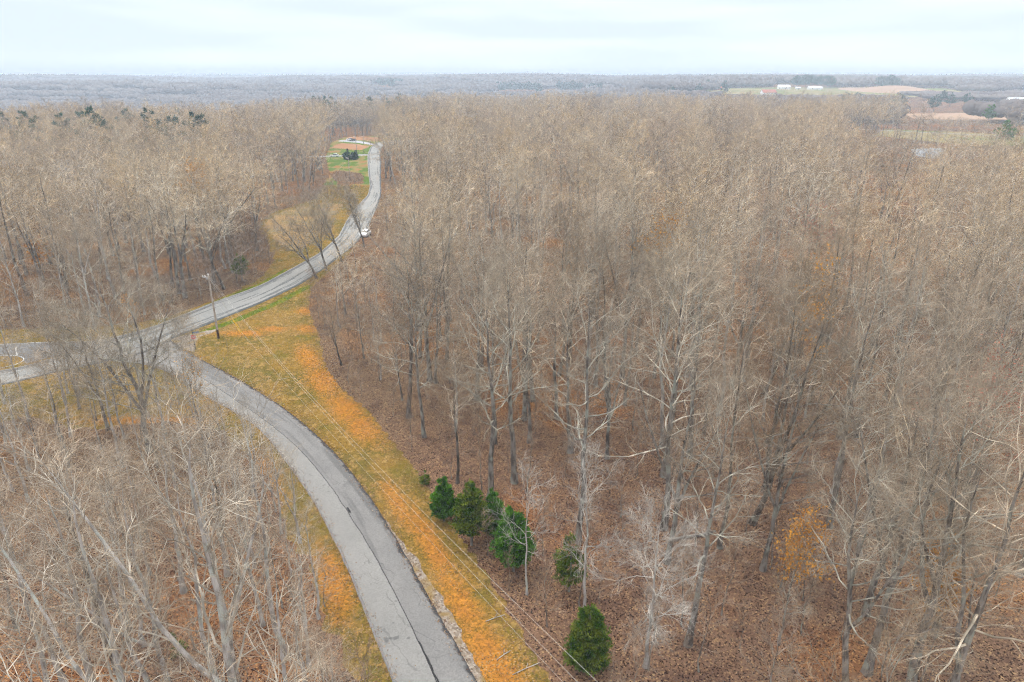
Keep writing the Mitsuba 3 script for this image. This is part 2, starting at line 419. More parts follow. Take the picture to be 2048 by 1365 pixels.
# ------------------------------------------------------------------ layout, in metres on the ground (camera over the origin, looking along +y)
MAIN_N = [(-85.1, 86.7), (-72.2, 88.1), (-69.5, 90.4), (-67.1, 94.8), (-65.1, 98.4), (-63.3, 102.6), (-60.3, 105.1), (-58.0, 110.9), (-54.9, 120.1), (-50.1, 130.2), (-47.5, 144.2), (-45.2, 157.2), (-45.1, 175.4), (-47.7, 196.5), (-49.4, 217.3), (-50.2, 239.5), (-53.6, 261.3), (-62.2, 301.3), (-75.3, 366.2), (-81.9, 408.4), (-83.5, 434.5), (-81.3, 450.1), (-72.2, 457.3)]
MAIN_S = [(-80.1, 80.7), (-68.7, 83.1), (-66.1, 85.9), (-63.6, 88.6), (-58.1, 92.1), (-54.5, 95.2), (-53.8, 102.3), (-51.5, 105.8), (-50.2, 109.5), (-46.1, 118.5), (-42.1, 131.3), (-40.5, 143.1), (-39.0, 160.1), (-38.5, 177.2), (-41.0, 200.0), (-43.2, 220.9), (-45.5, 239.5), (-52.8, 280.0), (-62.7, 335.7), (-70.5, 376.0), (-75.2, 408.4), (-73.6, 426.7), (-66.0, 436.4)]
ENT = [(-94.9, 98.4), (-79.6, 98.7), (-73.6, 99.6), (-65.9, 99.9), (-63.3, 102.6), (-67.1, 94.8), (-70.4, 91.0), (-71.5, 92.1), (-72.4, 93.0), (-73.6, 93.8), (-76.2, 93.8), (-90.7, 93.4)]
SIDE_R = [(-54.0, 100.6), (-50.8, 97.0), (-46.5, 93.2), (-40.0, 87.7), (-34.0, 82.2), (-30.9, 79.2), (-25.8, 73.8), (-21.7, 68.8), (-18.5, 64.5), (-13.8, 57.1), (-11.1, 52.2), (-9.0, 48.1), (-7.1, 44.4), (-5.1, 40.5), (-3.6, 37.7), (-2.3, 35.3), (-1.3, 33.1), (-0.4, 30.9), (1.9, 24.0)]
SIDE_L = [(-58.1, 92.1), (-53.2, 91.0), (-49.5, 89.0), (-44.6, 84.6), (-40.6, 80.7), (-36.1, 77.1), (-31.3, 73.2), (-27.8, 68.8), (-24.7, 64.4), (-20.4, 58.2), (-16.4, 51.4), (-14.3, 47.6), (-11.8, 42.5), (-9.2, 37.2), (-8.2, 35.3), (-7.1, 33.1), (-6.1, 30.9), (-3.5, 24.0)]
SEAM = [(-50.6, 92.4), (-43.9, 87.1), (-35.7, 79.2), (-30.0, 73.7), (-23.8, 66.9), (-18.4, 59.4), (-12.8, 50.1), (-9.5, 44.1), (-7.4, 39.9), (-5.2, 35.5), (-3.3, 30.9), (-0.6, 24.0)]
WOODS = [(-38.0, 160.0), (-39.2, 134.5), (-39.7, 129.2), (-36.4, 115.6), (-30.5, 101.2), (-27.4, 91.5), (-24.7, 86.0), (-21.6, 80.2), (-19.6, 79.2), (-14.5, 70.0), (-10.2, 62.4), (-7.6, 57.1), (-5.0, 51.8), (-2.1, 46.5), (0.4, 40.3), (2.5, 35.9), (4.1, 32.7), (4.9, 30.9), (7.2, 24.0)]
GRAV = [(-50.6, 96.6), (-39.6, 86.7), (-30.4, 77.8), (-25.4, 72.4), (-20.2, 66.1), (-15.2, 58.3), (-11.3, 52.4), (-8.5, 48.7), (-6.8, 45.2), (-4.6, 41.1), (-2.9, 37.7), (-1.5, 34.7), (-0.1, 30.9), (2.6, 24.0)]
NVERGE = [(-96.0, 104.0), (-66.0, 107.0), (-61.0, 109.5), (-57.4, 115.4), (-55.0, 122.8), (-51.6, 134.5), (-53.5, 150.7), (-61.0, 168.0), (-71.0, 190.0), (-73.0, 208.0), (-66.0, 232.0), (-76.3, 291.8), (-95.3, 360.0), (-112.0, 440.2), (-112.0, 476.2), (-70.5, 496.7)]
SVERGE = [(-95.0, 76.0), (-61.7, 73.1), (-59.4, 75.0), (-51.5, 71.2), (-48.1, 72.4), (-43.3, 72.4), (-39.0, 74.0), (-34.9, 71.4), (-31.2, 67.8), (-25.7, 61.5), (-22.4, 56.0), (-19.1, 49.8), (-15.6, 43.4), (-12.3, 37.6), (-10.1, 34.3), (-8.3, 30.9), (-5.8, 24.0)]


def dense(pts, step=0.6, ragged=0.0, freq=0.8, seed=0, smooth=3):
    p = np.array(pts, float)
    d = np.r_[0, np.cumsum(np.linalg.norm(np.diff(p, axis=0), axis=1))]
    s = np.linspace(0, d[-1], max(8, int(d[-1] / step)))
    q = np.stack([np.interp(s, d, p[:, k]) for k in (0, 1)], 1)
    w = max(1, int(smooth / step))
    for _ in range(2):
        pad = np.vstack([2 * q[:1] - q[w:0:-1], q, 2 * q[-1:] - q[-2:-w - 2:-1]])
        q = np.stack([np.convolve(pad[:, k], np.ones(2 * w + 1) / (2 * w + 1), 'valid') for k in (0, 1)], 1)
    if ragged:
        n = np.gradient(q, axis=0)
        n = unit(np.stack([-n[:, 1], n[:, 0]], 1))
        a = meshkit.fbm(np.stack([q[:, 0] * freq, q[:, 1] * freq, np.full(len(q), seed * 7.3)], 1), 3, seed) - 0.5
        q = q + n * (a * 2 * ragged)[:, None]
    return q


def ribbon(L, R, z, cols=6, step=0.6, ragged=0.05, seed=0, fit=None):
    """A sheet between two edge lines, with uv = (across, metres along)."""
    n = int(max(LineString(L).length, LineString(R).length) / step)

    def res(p):
        g = LineString(p)
        return np.array([g.interpolate(t, normalized=True).coords[0] for t in np.linspace(0, 1, n)])
    a, b = res(dense(L, step, ragged, 0.9, seed + 1)), res(dense(R, step, ragged, 0.9, seed + 2))
    u = np.linspace(0, 1, cols)
    g = a[:, None] * (1 - u)[None, :, None] + b[:, None] * u[None, :, None]
    v = np.concatenate([g, np.full(g.shape[:2] + (1,), z)], -1).reshape(-1, 3)
    s = np.r_[0, np.cumsum(np.linalg.norm(np.diff((a + b) / 2, axis=0), axis=1))]
    uv = np.stack(np.broadcast_arrays(u[None, :], s[:, None]), -1).reshape(-1, 2)
    i = np.arange(n - 1)[:, None] * cols + np.arange(cols - 1)[None]
    f = np.stack([i, i + 1, i + cols + 1, i + cols], -1).reshape(-1, 4)
    f = np.vstack([f[:, [0, 1, 2]], f[:, [0, 2, 3]]])
    return (v, f), uv


def sheet(poly, z):
    parts = []
    for g in getattr(poly, 'geoms', [poly]):
        if g.area < 0.05:
            continue
        v, f = trimesh.creation.triangulate_polygon(g, engine='earcut')
        parts.append((np.column_stack([v, np.full(len(v), z)]), f))
    return join(parts)


# terrain -------------------------------------------------------------
def sm(a, b, x):
    t = np.clip((x - a) / (b - a), 0, 1)
    return t * t * (3 - 2 * t)


def height(x, y):
    x, y = np.asarray(x, float), np.asarray(y, float)
    d = np.hypot(x, y) + 1e-6
    az = np.degrees(np.arctan2(x, y))
    right = sm(-2.0, 14.0, az)
    edge = np.interp(az, [-180, -40, -20, 0, 12, 180], [430, 450, 540, 690, 900, 1000])
    q = np.stack([x / 520.0, y / 520.0, 0 * x], -1)
    big = meshkit.fbm(q, 4, 5) - 0.5
    mid = meshkit.fbm(np.stack([x / 900.0, y / 260.0, 0 * x + 5], -1), 2, 15) - 0.5
    left_z = -30 * sm(edge, edge + 330, d) + 34 * sm(1150, 1750, d) + 9 * sm(2000, 2700, d) + 5 * sm(3200, 4600, d) + (34 * big + 26 * mid) * sm(edge, 1700, d)
    bump = np.exp(-((az - 19) / 7.0) ** 2)
    right_z = (7 + 8 * bump) * sm(1020, 1290, d) + (7 - 2 * bump) * sm(1400, 1750, d) + 4 * sm(1900, 3000, d) + (18 * big + 18 * mid) * sm(1450, 2300, d)
    z = left_z * (1 - right) + right_z * right
    hill = 11 * np.exp(-((x - 690) / 52.0) ** 2 - ((y - 1300) / 80.0) ** 2)
    return z + hill


rad = np.r_[0, np.geomspace(20, 430, 18), np.geomspace(460, 9500, 110)]
ang = np.radians(np.r_[np.linspace(-60, 60, 181), np.linspace(66, 294, 39)])
g = np.stack(np.broadcast_arrays(rad[:, None] * np.sin(ang)[None], rad[:, None] * np.cos(ang)[None]), -1)
gz = height(g[..., 0], g[..., 1])
v = np.concatenate([g, gz[..., None]], -1).reshape(-1, 3)
na = len(ang)
i = (np.arange(len(rad) - 1)[:, None] * na + np.arange(na)[None])
i1 = (np.arange(len(rad) - 1)[:, None] * na + (np.arange(na)[None] + 1) % na)
f = np.stack([i, i + na, i1 + na, i1], -1).reshape(-1, 4)
f = np.vstack([f[:, [0, 2, 1]], f[:, [0, 3, 2]]])
struct('ground', (v, f), 'litter_material', smooth=True)

# roads and verges ----------------------------------------------------
Z = 0.004
P_main = Polygon(MAIN_N + MAIN_S[::-1]).buffer(0)
P_side = Polygon(SIDE_L + SIDE_R[::-1]).buffer(0)
P_ent = Polygon(ENT).buffer(0)
north = Polygon(list(dense(NVERGE, 0.7, 0.9, 0.5, 3)) + list(dense(MAIN_N, 0.7))[::-1]).buffer(0)
east = Polygon(list(dense(WOODS, 0.3, 0.55, 1.5, 4)) + list(dense(SIDE_R, 0.5))[::-1] + [(-53.8, 102.3)] + list(dense(MAIN_S[6:13], 0.5))).buffer(0)
south = Polygon(list(dense(SVERGE, 0.5, 1.6, 0.5, 5)) + list(dense(SIDE_L, 0.5))[::-1] + list(dense(MAIN_S[:5], 0.5))[::-1]).buffer(0)
CLEAR = shapely.unary_union([P_main, P_side, P_ent, north, east, south])
struct('grass_verge', sheet(shapely.unary_union([east, south]), Z), 'verge_material')
def flat(name, pts, z, mat, ragged=0.3, step=1.0):
    pts = list(pts) + [pts[0]]
    struct(name, sheet(Polygon(dense(pts, step, ragged, 0.5, 9, 1.0)).buffer(0), z), mat)


near_n = north.intersection(shapely.box(-200, 60, 0, 262))
struct('roadside_grass', sheet(near_n, Z), 'verge_material')
far_n = north.intersection(shapely.box(-200, 262.02, 0, 520))
struct('lawn', sheet(far_n, Z), 'lawn_material')
strip = LineString([(-52.6, 101.5), (-50.5, 103.4), (-47.0, 110.0), (-43.0, 119.5), (-40.3, 130.0)]).buffer(0.85)
struct('green_strip', sheet(Polygon(dense(list(strip.exterior.coords), 0.4, 0.35, 0.9, 8, 0.5)), 2 * Z), 'green_grass_material')
flat('dry_grass', [(-52.0, 158.0), (-60.0, 170.0), (-69.5, 190.0), (-71.0, 207.0), (-62.0, 226.0), (-54.5, 222.0), (-53.0, 196.0), (-50.0, 172.0)], 2 * Z, 'dry_grass_material', 1.6)
strip = LineString([(-56.6, 113.5), (-54.0, 121.5), (-50.2, 131.5), (-48.6, 142.0)]).buffer(0.6)
struct('green_strip_001', sheet(Polygon(dense(list(strip.exterior.coords), 0.4, 0.35, 0.9, 8, 0.5)), 2 * Z), 'green_grass_material')
gr = Polygon(list(dense([(x + 0.15, y + 0.05) for x, y in GRAV], 0.35, 0.5, 1.1, 6)) + list(dense([(x - 0.6, y - 0.3) for x, y in SIDE_R[1:]], 0.5))[::-1]).buffer(0)
corner = Polygon([(-54.2, 100.4), (-52.8, 102.6), (-50.2, 104.4), (-47.9, 105.8), (-48.3, 104.2), (-50.0, 101.5), (-49.2, 98.0), (-47.6, 95.4), (-49.5, 96.0)])
corner = Polygon(dense(list(corner.exterior.coords), 0.3, 0.4, 1.1, 2, 0.8)).buffer(0)
struct('gravel_shoulder', sheet(shapely.unary_union([gr, corner]), 3 * Z), 'gravel_material')
m, uv = ribbon(SIDE_L, SIDE_R, 4 * Z, 8, 0.6, 0.12, 3)
struct('side_road', m, 'old_asphalt_material', uv=uv)
m, uv = ribbon(MAIN_N, MAIN_S, 5 * Z, 8, 0.8, 0.12, 5)
struct('main_road', m, 'road_material', uv=uv)
struct('entrance_road', sheet(P_ent, 6 * Z), 'entrance_material')
lane = Polygon(list(dense(SEAM[:10], 0.5)) + [(-6.0, 33.9), (-7.6, 34.6)] + list(dense([(x + 0.25, y) for x, y in SIDE_L[2:15]], 0.5, 0.05))[::-1]).buffer(0)
struct('side_road_lane', sheet(lane, 5 * Z), 'lane_material')


# far ground cover: drives, lawns, fields --------------------------------
flat('driveway', [(-75.0, 366.0), (-76.0, 372.0), (-92.0, 364.5), (-104.0, 362.0), (-104.0, 357.5), (-92.0, 359.8)], 3 * Z, 'drive_material')
flat('driveway_001', [(-81.5, 420.0), (-82.5, 428.5), (-96.0, 449.0), (-110.0, 456.0), (-110.0, 447.0), (-96.0, 437.0)], 3 * Z, 'drive_material')
flat('clay_bank', [(-85.0, 449.0), (-84.0, 474.0), (-98.0, 482.0), (-110.0, 480.0), (-110.0, 470.0), (-98.0, 454.0)], 2 * Z, 'clay_material', 1.5)
flat('leaf_patch', [(-66.0, 264.0), (-57.0, 266.0), (-60.0, 282.0), (-64.0, 296.0), (-76.0, 306.0), (-78.0, 296.0)], 2 * Z, 'litter_material', 1.5)
flat('leaf_patch_001', [(-84.0, 392.0), (-83.5, 412.0), (-93.0, 428.0), (-106.0, 436.0), (-104.0, 404.0)], 2 * Z, 'clay_material', 2.0)


def draped(name, poly, lift, mat, step=9.0):
    """A sheet over the terrain: a grid clipped to the polygon's outline."""
    x0, y0, x1, y1 = poly.bounds
    tri = []
    for gx in np.arange(x0, x1, step):
        for gy in np.arange(y0, y1, step):
            c = shapely.box(gx, gy, gx + step, gy + step).intersection(poly)
            for q in getattr(c, 'geoms', [c]):
                if q.geom_type == 'Polygon' and q.area > 0.02:
                    v, f = trimesh.creation.triangulate_polygon(q, engine='earcut')
                    tri.append((np.column_stack([v, height(v[:, 0], v[:, 1]) + lift]), f))
    struct(name, join(tri), mat)


MEADOW = Polygon([(287, 548), (322, 524), (365, 472), (420, 440), (306, 394), (288, 417), (266, 430), (250, 492)])
TAN = Polygon([(420, 770), (492, 785), (590, 760), (600, 640), (475, 622), (422, 643), (382, 683)])
FARFIELD = Polygon([(330, 1150), (470, 1060), (600, 1080), (660, 1160), (800, 1180), (840, 1420), (560, 1420), (330, 1360)])
HILL = Polygon([(690 + 88 * math.cos(a), 1300 + 140 * math.sin(a)) for a in np.linspace(0, 2 * math.pi, 40)])
draped('meadow', MEADOW, 0.05, 'field_material')
draped('meadow_001', TAN, 0.25, 'dry_field_material')
draped('field', FARFIELD.difference(HILL), 0.9, 'field_material', 20.0)
draped('field_001', HILL, 0.9, 'dry_field_material', 12.0)
draped('far_road', LineString([(262, 546), (285, 533), (311, 505), (343, 476), (420, 420)]).buffer(2.4), 0.12, 'lane_material', 9.0)
flat('pond', [(208, 364), (225, 398), (246, 405), (234, 381), (211, 350)], 0.03, 'pond_water')
CLEAR = shapely.unary_union([CLEAR, MEADOW, TAN.buffer(5), FARFIELD, HILL, Polygon([(208, 364), (235, 403), (246, 405), (234, 381), (211, 350)])])
SOUTH_FREE = Polygon(list(dense([(x - 1.9, y - 1.7) for x, y in SIDE_L[1:]], 1.0)) + [(-12.0, 24.0), (-95, 30.0), (-95.0, 76.0), (-66, 80.0), (-58.0, 84.5)]).buffer(0)
CLEAR_NEAR = {m: CLEAR.buffer(m).difference(SOUTH_FREE) for m in (0.3, 1.5)}
for c in CLEAR_NEAR.values():
    shapely.prepare(c)

# road markings
def line(name, pts, w, z):
    g = LineString(dense(pts, 0.3, 0, 1, 0, 0.6)).buffer(w / 2, cap_style='flat')
    struct(name, sheet(g, z), 'white_paint')


line('edge_line', [(-96.0, 98.1), (-79.6, 98.5), (-73.6, 99.4), (-66.6, 99.7)], 0.15, 7 * Z)
line('edge_line_001', [(-92.0, 93.5), (-76.2, 94.0), (-73.6, 94.0), (-72.3, 93.3), (-71.4, 92.1), (-71.5, 90.9), (-72.4, 89.7), (-74.5, 88.4)], 0.16, 7 * Z)
line('stop_line', [(-76.4, 97.6), (-75.4, 96.2), (-73.9, 94.2)], 0.2, 7 * Z)
g = shapely.unary_union([LineString(dense([(-52.0, 93.6)] + SEAM[1:], 0.4, 0.10, 0.6, 5)).buffer(0.03),
                         LineString(dense([(-6.9, 38.9), (-5.0, 35.0), (-3.1, 30.6)], 0.3, 0.2, 1.4, 7, 0.5)).buffer(0.06),
                         LineString([(-15.9, 55.6), (-15.5, 54.9)]).buffer(0.10)])
struct('tar_seam', sheet(g, 6 * Z), 'tar_material')

# ------------------------------------------------------------------ woods
rng = np.random.default_rng(7)
LOOKS = [
    dict(seed=11, H=20, r0=0.27, start=0.38, limbs=19, spread=0.37),
    dict(seed=12, H=20, r0=0.22, start=0.46, limbs=18, spread=0.32),
    dict(seed=13, H=20, r0=0.28, start=0.36, limbs=16, spread=0.34, fork=2),
    dict(seed=14, H=20, r0=0.21, start=0.40, limbs=20, spread=0.32, limb_angle=44),
    dict(seed=15, H=20, r0=0.28, start=0.32, limbs=18, spread=0.42, limb_angle=60, fork=1),
    dict(seed=16, H=20, r0=0.25, start=0.40, limbs=16, spread=0.36, lean=(0.14, 0.03), fork=1),
    dict(seed=17, H=20, r0=0.20, start=0.44, limbs=19, spread=0.29, limb_angle=42),
    dict(seed=18, H=20, r0=0.24, start=0.34, limbs=22, spread=0.35, limb_angle=50),
]
LOOK_WORDS = ['broad grey bare tree', 'dark trunked bare tree', 'forked grey bare tree', 'slim pale bare tree', 'wide low bare tree', 'leaning bare tree', 'narrow pale bare tree', 'bushy crowned bare tree']
PALE_WORDS = ['slender whitish bare tree', 'forked whitish bare tree', 'upright whitish bare tree', 'wide whitish bare tree']
BARKS = ['bark_grey', 'bark_dark', 'bark_grey', 'bark_pale', 'bark_grey', 'bark_dark', 'bark_pale', 'bark_grey']
for lod in range(3):
    for k, kw in enumerate(LOOKS if lod < 2 else LOOKS[:6]):
        group_of(f'tree_shape_{lod}_{k}', grow(lod=lod, dens=(0.85, 1.15, 1.0)[lod], **{**kw, 'spread': kw['spread'] * (0.95 if lod == 0 else 1.05)}), BARKS[k], (('limb_pale', 'limb_far', 'bark_grey')[k % 3], 'limb_far', 'limb_far')[lod], (('twig_near', 'twig_dark', 'twig_near', 'twig_pink')[k % 4], ('twig_far', 'twig_dark', 'twig_far', 'twig_pink', 'twig_far', 'twig_dark', 'twig_pink', 'twig_far')[k], ('twig_far', 'twig_pink', 'twig_dark', 'twig_far', 'twig_pink', 'twig_far')[k % 6])[lod])
for k in range(4):
    group_of(f'sapling_shape_{k}', grow(seed=60 + k, H=8.0, r0=0.055, start=0.18, limbs=15, spread=0.30, lod=1, limb_angle=46, twig=0.5, wob=0.09), 'bark_grey', 'twig_sapling', 'twig_sapling')

for k in range(4):   # slender pale trees with rising branches
    group_of(f'pale_tree_shape_{k}', grow(seed=80 + k, H=16.0, r0=0.18 + 0.025 * k, start=0.34, limbs=14, spread=0.22 + 0.015 * k, limb_angle=34 + 2 * k, curl=0.10, dens=0.55, wob=0.09, fork=k % 2), 'bark_pale', 'limb_light', 'twig_light')

SOUTH_WOODS = Polygon([(-120, 90), (-70, 82), (-58, 91), (-44, 84), (-24, 64), (-8, 35), (-3, 22), (0, 0), (-120, 0)])
LOW = [(Polygon([(-40, 118), (-34, 98), (-24, 80), (-14, 70), (-14, 92), (-20, 125), (-26, 160), (-30, 215), (-44, 215), (-40, 150)]), 10.5),
       (Polygon([(110, 210), (300, 250), (420, 440), (240, 440), (230, 500), (150, 330)]), 9.0),
       (Polygon([(280, 520), (420, 480), (640, 660), (380, 690)]), 7.0), (Polygon([(330, 800), (800, 800), (1100, 1250), (420, 1250)]), 13.0)]
SOUTH_LINE, NORTH_LINE, EAST_LINE, SIDE_LINE = LineString(SVERGE), LineString(NVERGE), LineString(WOODS), LineString(SIDE_L)


def bare_tree(label, x, y, group=None, mat='bark_grey', twig='twig_near', leaves=None, rot=0, **kw):
    """A single tree built for one place, with trunk, crown and, where it keeps some, leaves."""
    key = thing('bare_tree', label, 'tree', group)
    to = T().translate([x, y, float(height(x, y)) - 0.1]).rotate([0, 0, 1], rot)
    tr, li, cr = grow(**kw)
    part(key, 'trunk', tr, mat, to_world=to)
    part(key, 'limbs', li, {'twig_white': 'twig_white', 'twig_far': 'limb_far', 'twig_light': 'limb_light'}.get(twig, 'limb_pale'), to_world=to)
    part(key, 'twigs', cr, twig, to_world=to)
    if leaves:
        m, n, size, cond = leaves
        r = np.random.default_rng(kw['seed'] + 500)
        v = cr[0][r.integers(0, len(cr[0]), n * 3)]
        v = v[cond(v)][:n]
        part(key, 'leaves', flakes(r, v + r.normal(0, 0.12, v.shape), size), m, 'dry leaves still held on the twigs' if m == 'orange_leaf' else 'reddish buds', to_world=to)
    HEROES.append((x, y))
    return key


def flakes(r, c, size):
    """Small folded leaf shapes (two triangles) at the centres c."""
    n = len(c)
    a = unit(r.normal(0, 1, (n, 3)))
    b = unit(np.cross(a, r.normal(0, 1, (n, 3))))
    s = size * r.uniform(0.6, 1.3, (n, 1))
    up = np.cross(a, b) * s * 0.2
    v = np.stack([c - a * s, c + b * s * 0.55 + up, c + a * s, c - b * s * 0.55 + up], 1).reshape(-1, 3)
    i = np.arange(n)[:, None] * 4
    return v, np.vstack([i + [0, 1, 2], i + [0, 2, 3]])


HEROES = []
OPEN = dict(wob=0.13, curl=0.03, spread=0.44, limb_angle=60)
bare_tree('big gnarled bare tree with a twin trunk beside the road junction, leaning left', -40.2, 66.1, seed=101, H=19.5, r0=0.34, start=0.24, limbs=26, fork=3, lean=(-0.12, 0.06), dens=1.1, mat='bark_grey', **OPEN)
bare_tree('gnarled bare tree with a crooked trunk, just left of the big twin trunked tree', -47.6, 71.2, seed=102, H=14.0, r0=0.22, start=0.30, limbs=16, fork=1, lean=(-0.10, 0.05), dens=1.0, mat='bark_grey', **OPEN)
bare_tree('small crooked bare tree standing on the grass below the main road at left', -54.2, 76.6, seed=103, H=12.0, r0=0.17, start=0.30, limbs=16, fork=1, lean=(0.06, 0.05), dens=1.0, mat='bark_grey', **OPEN)
for j, (x, y, h, w) in enumerate([(-62.0, 71.5, 10.5, 'pale spreading bare tree left of the three crooked trees'), (-66.5, 75.0, 9.5, 'pale spreading bare tree at the left end of the grass below the main road'), (-44.5, 69.0, 9.0, 'thin twiggy bare tree close behind the big twin trunked tree'),
                                  (-57.5, 68.0, 11.5, 'tall twiggy bare tree at the woods edge below the small crooked tree'), (-36.5, 70.5, 10.0, 'slim twiggy bare tree right of the big twin trunked tree'), (-72.5, 79.0, 8.5, 'leftmost twiggy bare tree on the grass below the main road')]):
    bare_tree(w, x, y, seed=150 + j, H=h + 3.0, r0=0.14, start=0.22, limbs=22, spread=0.42, limb_angle=52, curl=0.05, dens=0.9, wob=0.10, mat='bark_pale', twig='twig_light')
for j, (x, y, h, w) in enumerate([(-51.0, 69.5, 16.5, 'tall slim pale bare tree just left of the big twin trunked tree'), (-58.5, 73.5, 15.5, 'tall slim pale bare tree in the middle of the grass below the main road'),
                                  (-64.5, 78.0, 15.0, 'tall slim pale bare tree close below the left part of the main road'), (-41.5, 63.0, 16.0, 'tall slim pale bare tree in front of the big twin trunked tree')]):
    bare_tree(w, x, y, seed=170 + j, H=h, r0=0.17, start=0.34, limbs=20, spread=0.26, limb_angle=40, dens=0.8, wob=0.08, mat='bark_pale', twig='twig_light')
for j, (x, y, h, w) in enumerate([(-74.5, 108.5, 17.5, 'pale bare tree left of the tall white trunk behind the entrance road'), (-64.0, 112.5, 15.0, 'pale bare tree right of the tall white trunk behind the entrance road'), (-81.0, 106.5, 16.5, 'pale bare tree at the far left behind the entrance road')]):
    bare_tree(w, x, y, seed=160 + j, H=h, r0=0.18, start=0.30, limbs=22, spread=0.30, limb_angle=44, dens=0.8, mat='bark_pale', twig='twig_light')
bare_tree('tall pale bare tree with a straight white trunk behind the entrance road at left', -69.2, 106.3, seed=104, H=20.2, r0=0.22, start=0.42, limbs=20, spread=0.24, fork=1, limb_angle=42, mat='bark_pale', twig='twig_light')
bare_tree('tall grey bare tree with a straight thick trunk right behind the dark green cedars', -2.2, 57.0, seed=105, H=20.5, r0=0.33, start=0.36, limbs=20, spread=0.34, limb_angle=62, curl=0.10, dens=0.9)
bare_tree('tall bare tree with long level limbs standing right of the cedar row', 5.9, 50.4, seed=106, H=23.0, r0=0.30, start=0.40, limbs=18, spread=0.30, limb_angle=64, curl=0.10, dens=0.8)
bare_tree('small white barked bare tree in front of the right-hand cedar', 1.2, 43.8, seed=107, H=10.8, r0=0.10, start=0.38, limbs=16, spread=0.34, limb_angle=60, curl=0.10, dens=0.45, mat='bark_pale', twig='twig_white')
bare_tree('slender white barked bare tree standing over the lone bottom cedar', 5.4, 41.3, seed=108, H=13.8, r0=0.14, start=0.34, limbs=20, spread=0.24, limb_angle=66, curl=0.05, dens=0.40, mat='bark_pale', twig='twig_white')
bare_tree('tall bare tree with a slightly bent trunk right of the lone bottom cedar', 12.9, 38.6, seed=109, H=19.0, r0=0.27, start=0.42, limbs=17, spread=0.30, limb_angle=60, lean=(0.05, 0.02), dens=0.8)
bare_tree('short bare tree with radiating whitish twigs just right of the lone bottom cedar', 9.4, 36.6, seed=110, H=12.5, r0=0.17, start=0.30, limbs=24, spread=0.34, limb_angle=66, curl=0.05, dens=1.1, mat='bark_pale', twig='twig_white')
bare_tree('thick grey bare tree with high heavy limbs in the lower right woods', 26.4, 33.9, seed=111, H=21.5, r0=0.38, start=0.45, limbs=16, spread=0.32, fork=2, limb_angle=58, dens=0.8)
bare_tree('forked bare tree with one heavy limb bent left in the lower right woods', 22.0, 33.1, seed=112, H=17.5, r0=0.27, start=0.45, limbs=15, spread=0.32, fork=2, lean=(-0.10, 0.02), limb_angle=58, dens=0.8)
for j, (x, y, h, lx, ly, w) in enumerate([(-40.2, 135.6, 13.5, -0.62, 0.05, 'leftmost of the dark trees leaning over the main road'), (-39.6, 141.5, 14.5, -0.42, 0.10, 'second of the dark trees leaning over the main road'),
                                          (-38.2, 149.0, 14.5, -0.30, 0.05, 'third of the dark trees leaning over the main road'), (-36.0, 163.0, 13.5, -0.28, 0.0, 'dark bare tree leaning over the main road nearest the white car')]):
    bare_tree(w if w.startswith('dark') else 'dark bare tree, ' + w, x, y, seed=120 + j, H=h, r0=0.26, start=0.30, limbs=18, spread=0.36, fork=2, lean=(lx, ly), bend=0.25, wob=0.10, curl=0.05, dens=1.2, mat='bark_dark')
hi = lambda q: (lambda v: v[:, 2] > q)
bare_tree('small tree still holding bright orange leaves in the lower right woods', 19.6, 38.6, seed=131, H=10.3, r0=0.09, start=0.25, limbs=20, spread=0.26, limb_angle=44, dens=0.7, leaves=('orange_leaf', 2300, 0.085, hi(6.4)))
bare_tree('low tree with thin orange leaves at the right edge of the lower woods', 29.0, 37.5, seed=132, H=9.0, r0=0.08, start=0.25, limbs=20, spread=0.34, limb_angle=50, dens=0.6, leaves=('orange_leaf', 2600, 0.10, hi(5.0)))
bare_tree('tree with orange leaves only on the right of its crown, in the middle right woods', 28.3, 63.5, seed=133, H=19.5, r0=0.22, start=0.35, limbs=18, spread=0.25, leaves=('orange_leaf', 1100, 0.12, lambda v: (v[:, 2] > 13) & (v[:, 0] > 0.6)))
bare_tree('tree with a faint orange brown crown in the woods behind the main road', -68.0, 150.0, seed=134, H=20.5, r0=0.22, start=0.35, limbs=18, spread=0.27, lod=1, twig='twig_far', leaves=('orange_leaf', 900, 0.13, hi(14.5)))
bare_tree('tree with a small orange cap of leaves above the middle of the right hand woods', 19.6, 86.0, seed=135, H=20.5, r0=0.22, start=0.35, limbs=18, spread=0.24, leaves=('orange_leaf', 700, 0.12, hi(18.0)))
bare_tree('low orange leaved bush beside the entrance road at left', -63.6, 107.3, seed=136, H=4.5, r0=0.06, start=0.12, limbs=16, spread=0.34, dens=0.5, leaves=('orange_leaf', 800, 0.11, hi(1.0)))
bare_tree('young tree dotted with orange buds beside the left lane of the side road', -31.6, 61.5, seed=137, H=12.0, r0=0.13, start=0.25, limbs=22, spread=0.30, limb_angle=44, dens=0.8, leaves=('orange_leaf', 650, 0.075, hi(4.0)))
bare_tree('tree with red buds at the right edge of the woods', 31.5, 39.5, seed=138, H=20.5, r0=0.22, start=0.40, limbs=18, spread=0.24, twig='twig_near', leaves=('red_bud', 1500, 0.07, hi(15.5)))
bare_tree('tree with a dull red crown in the upper part of the right hand woods', 43.0, 95.0, seed=139, H=20.5, r0=0.22, start=0.40, limbs=18, spread=0.24, leaves=('red_bud', 700, 0.10, hi(16.5)))
bare_tree('low brown orange leaved tree among the grey trees at the left edge', -99.0, 140.0, seed=140, H=6.5, r0=0.09, start=0.15, limbs=18, spread=0.50, lod=1, dens=0.6, leaves=('orange_leaf', 1500, 0.17, hi(1.5)))



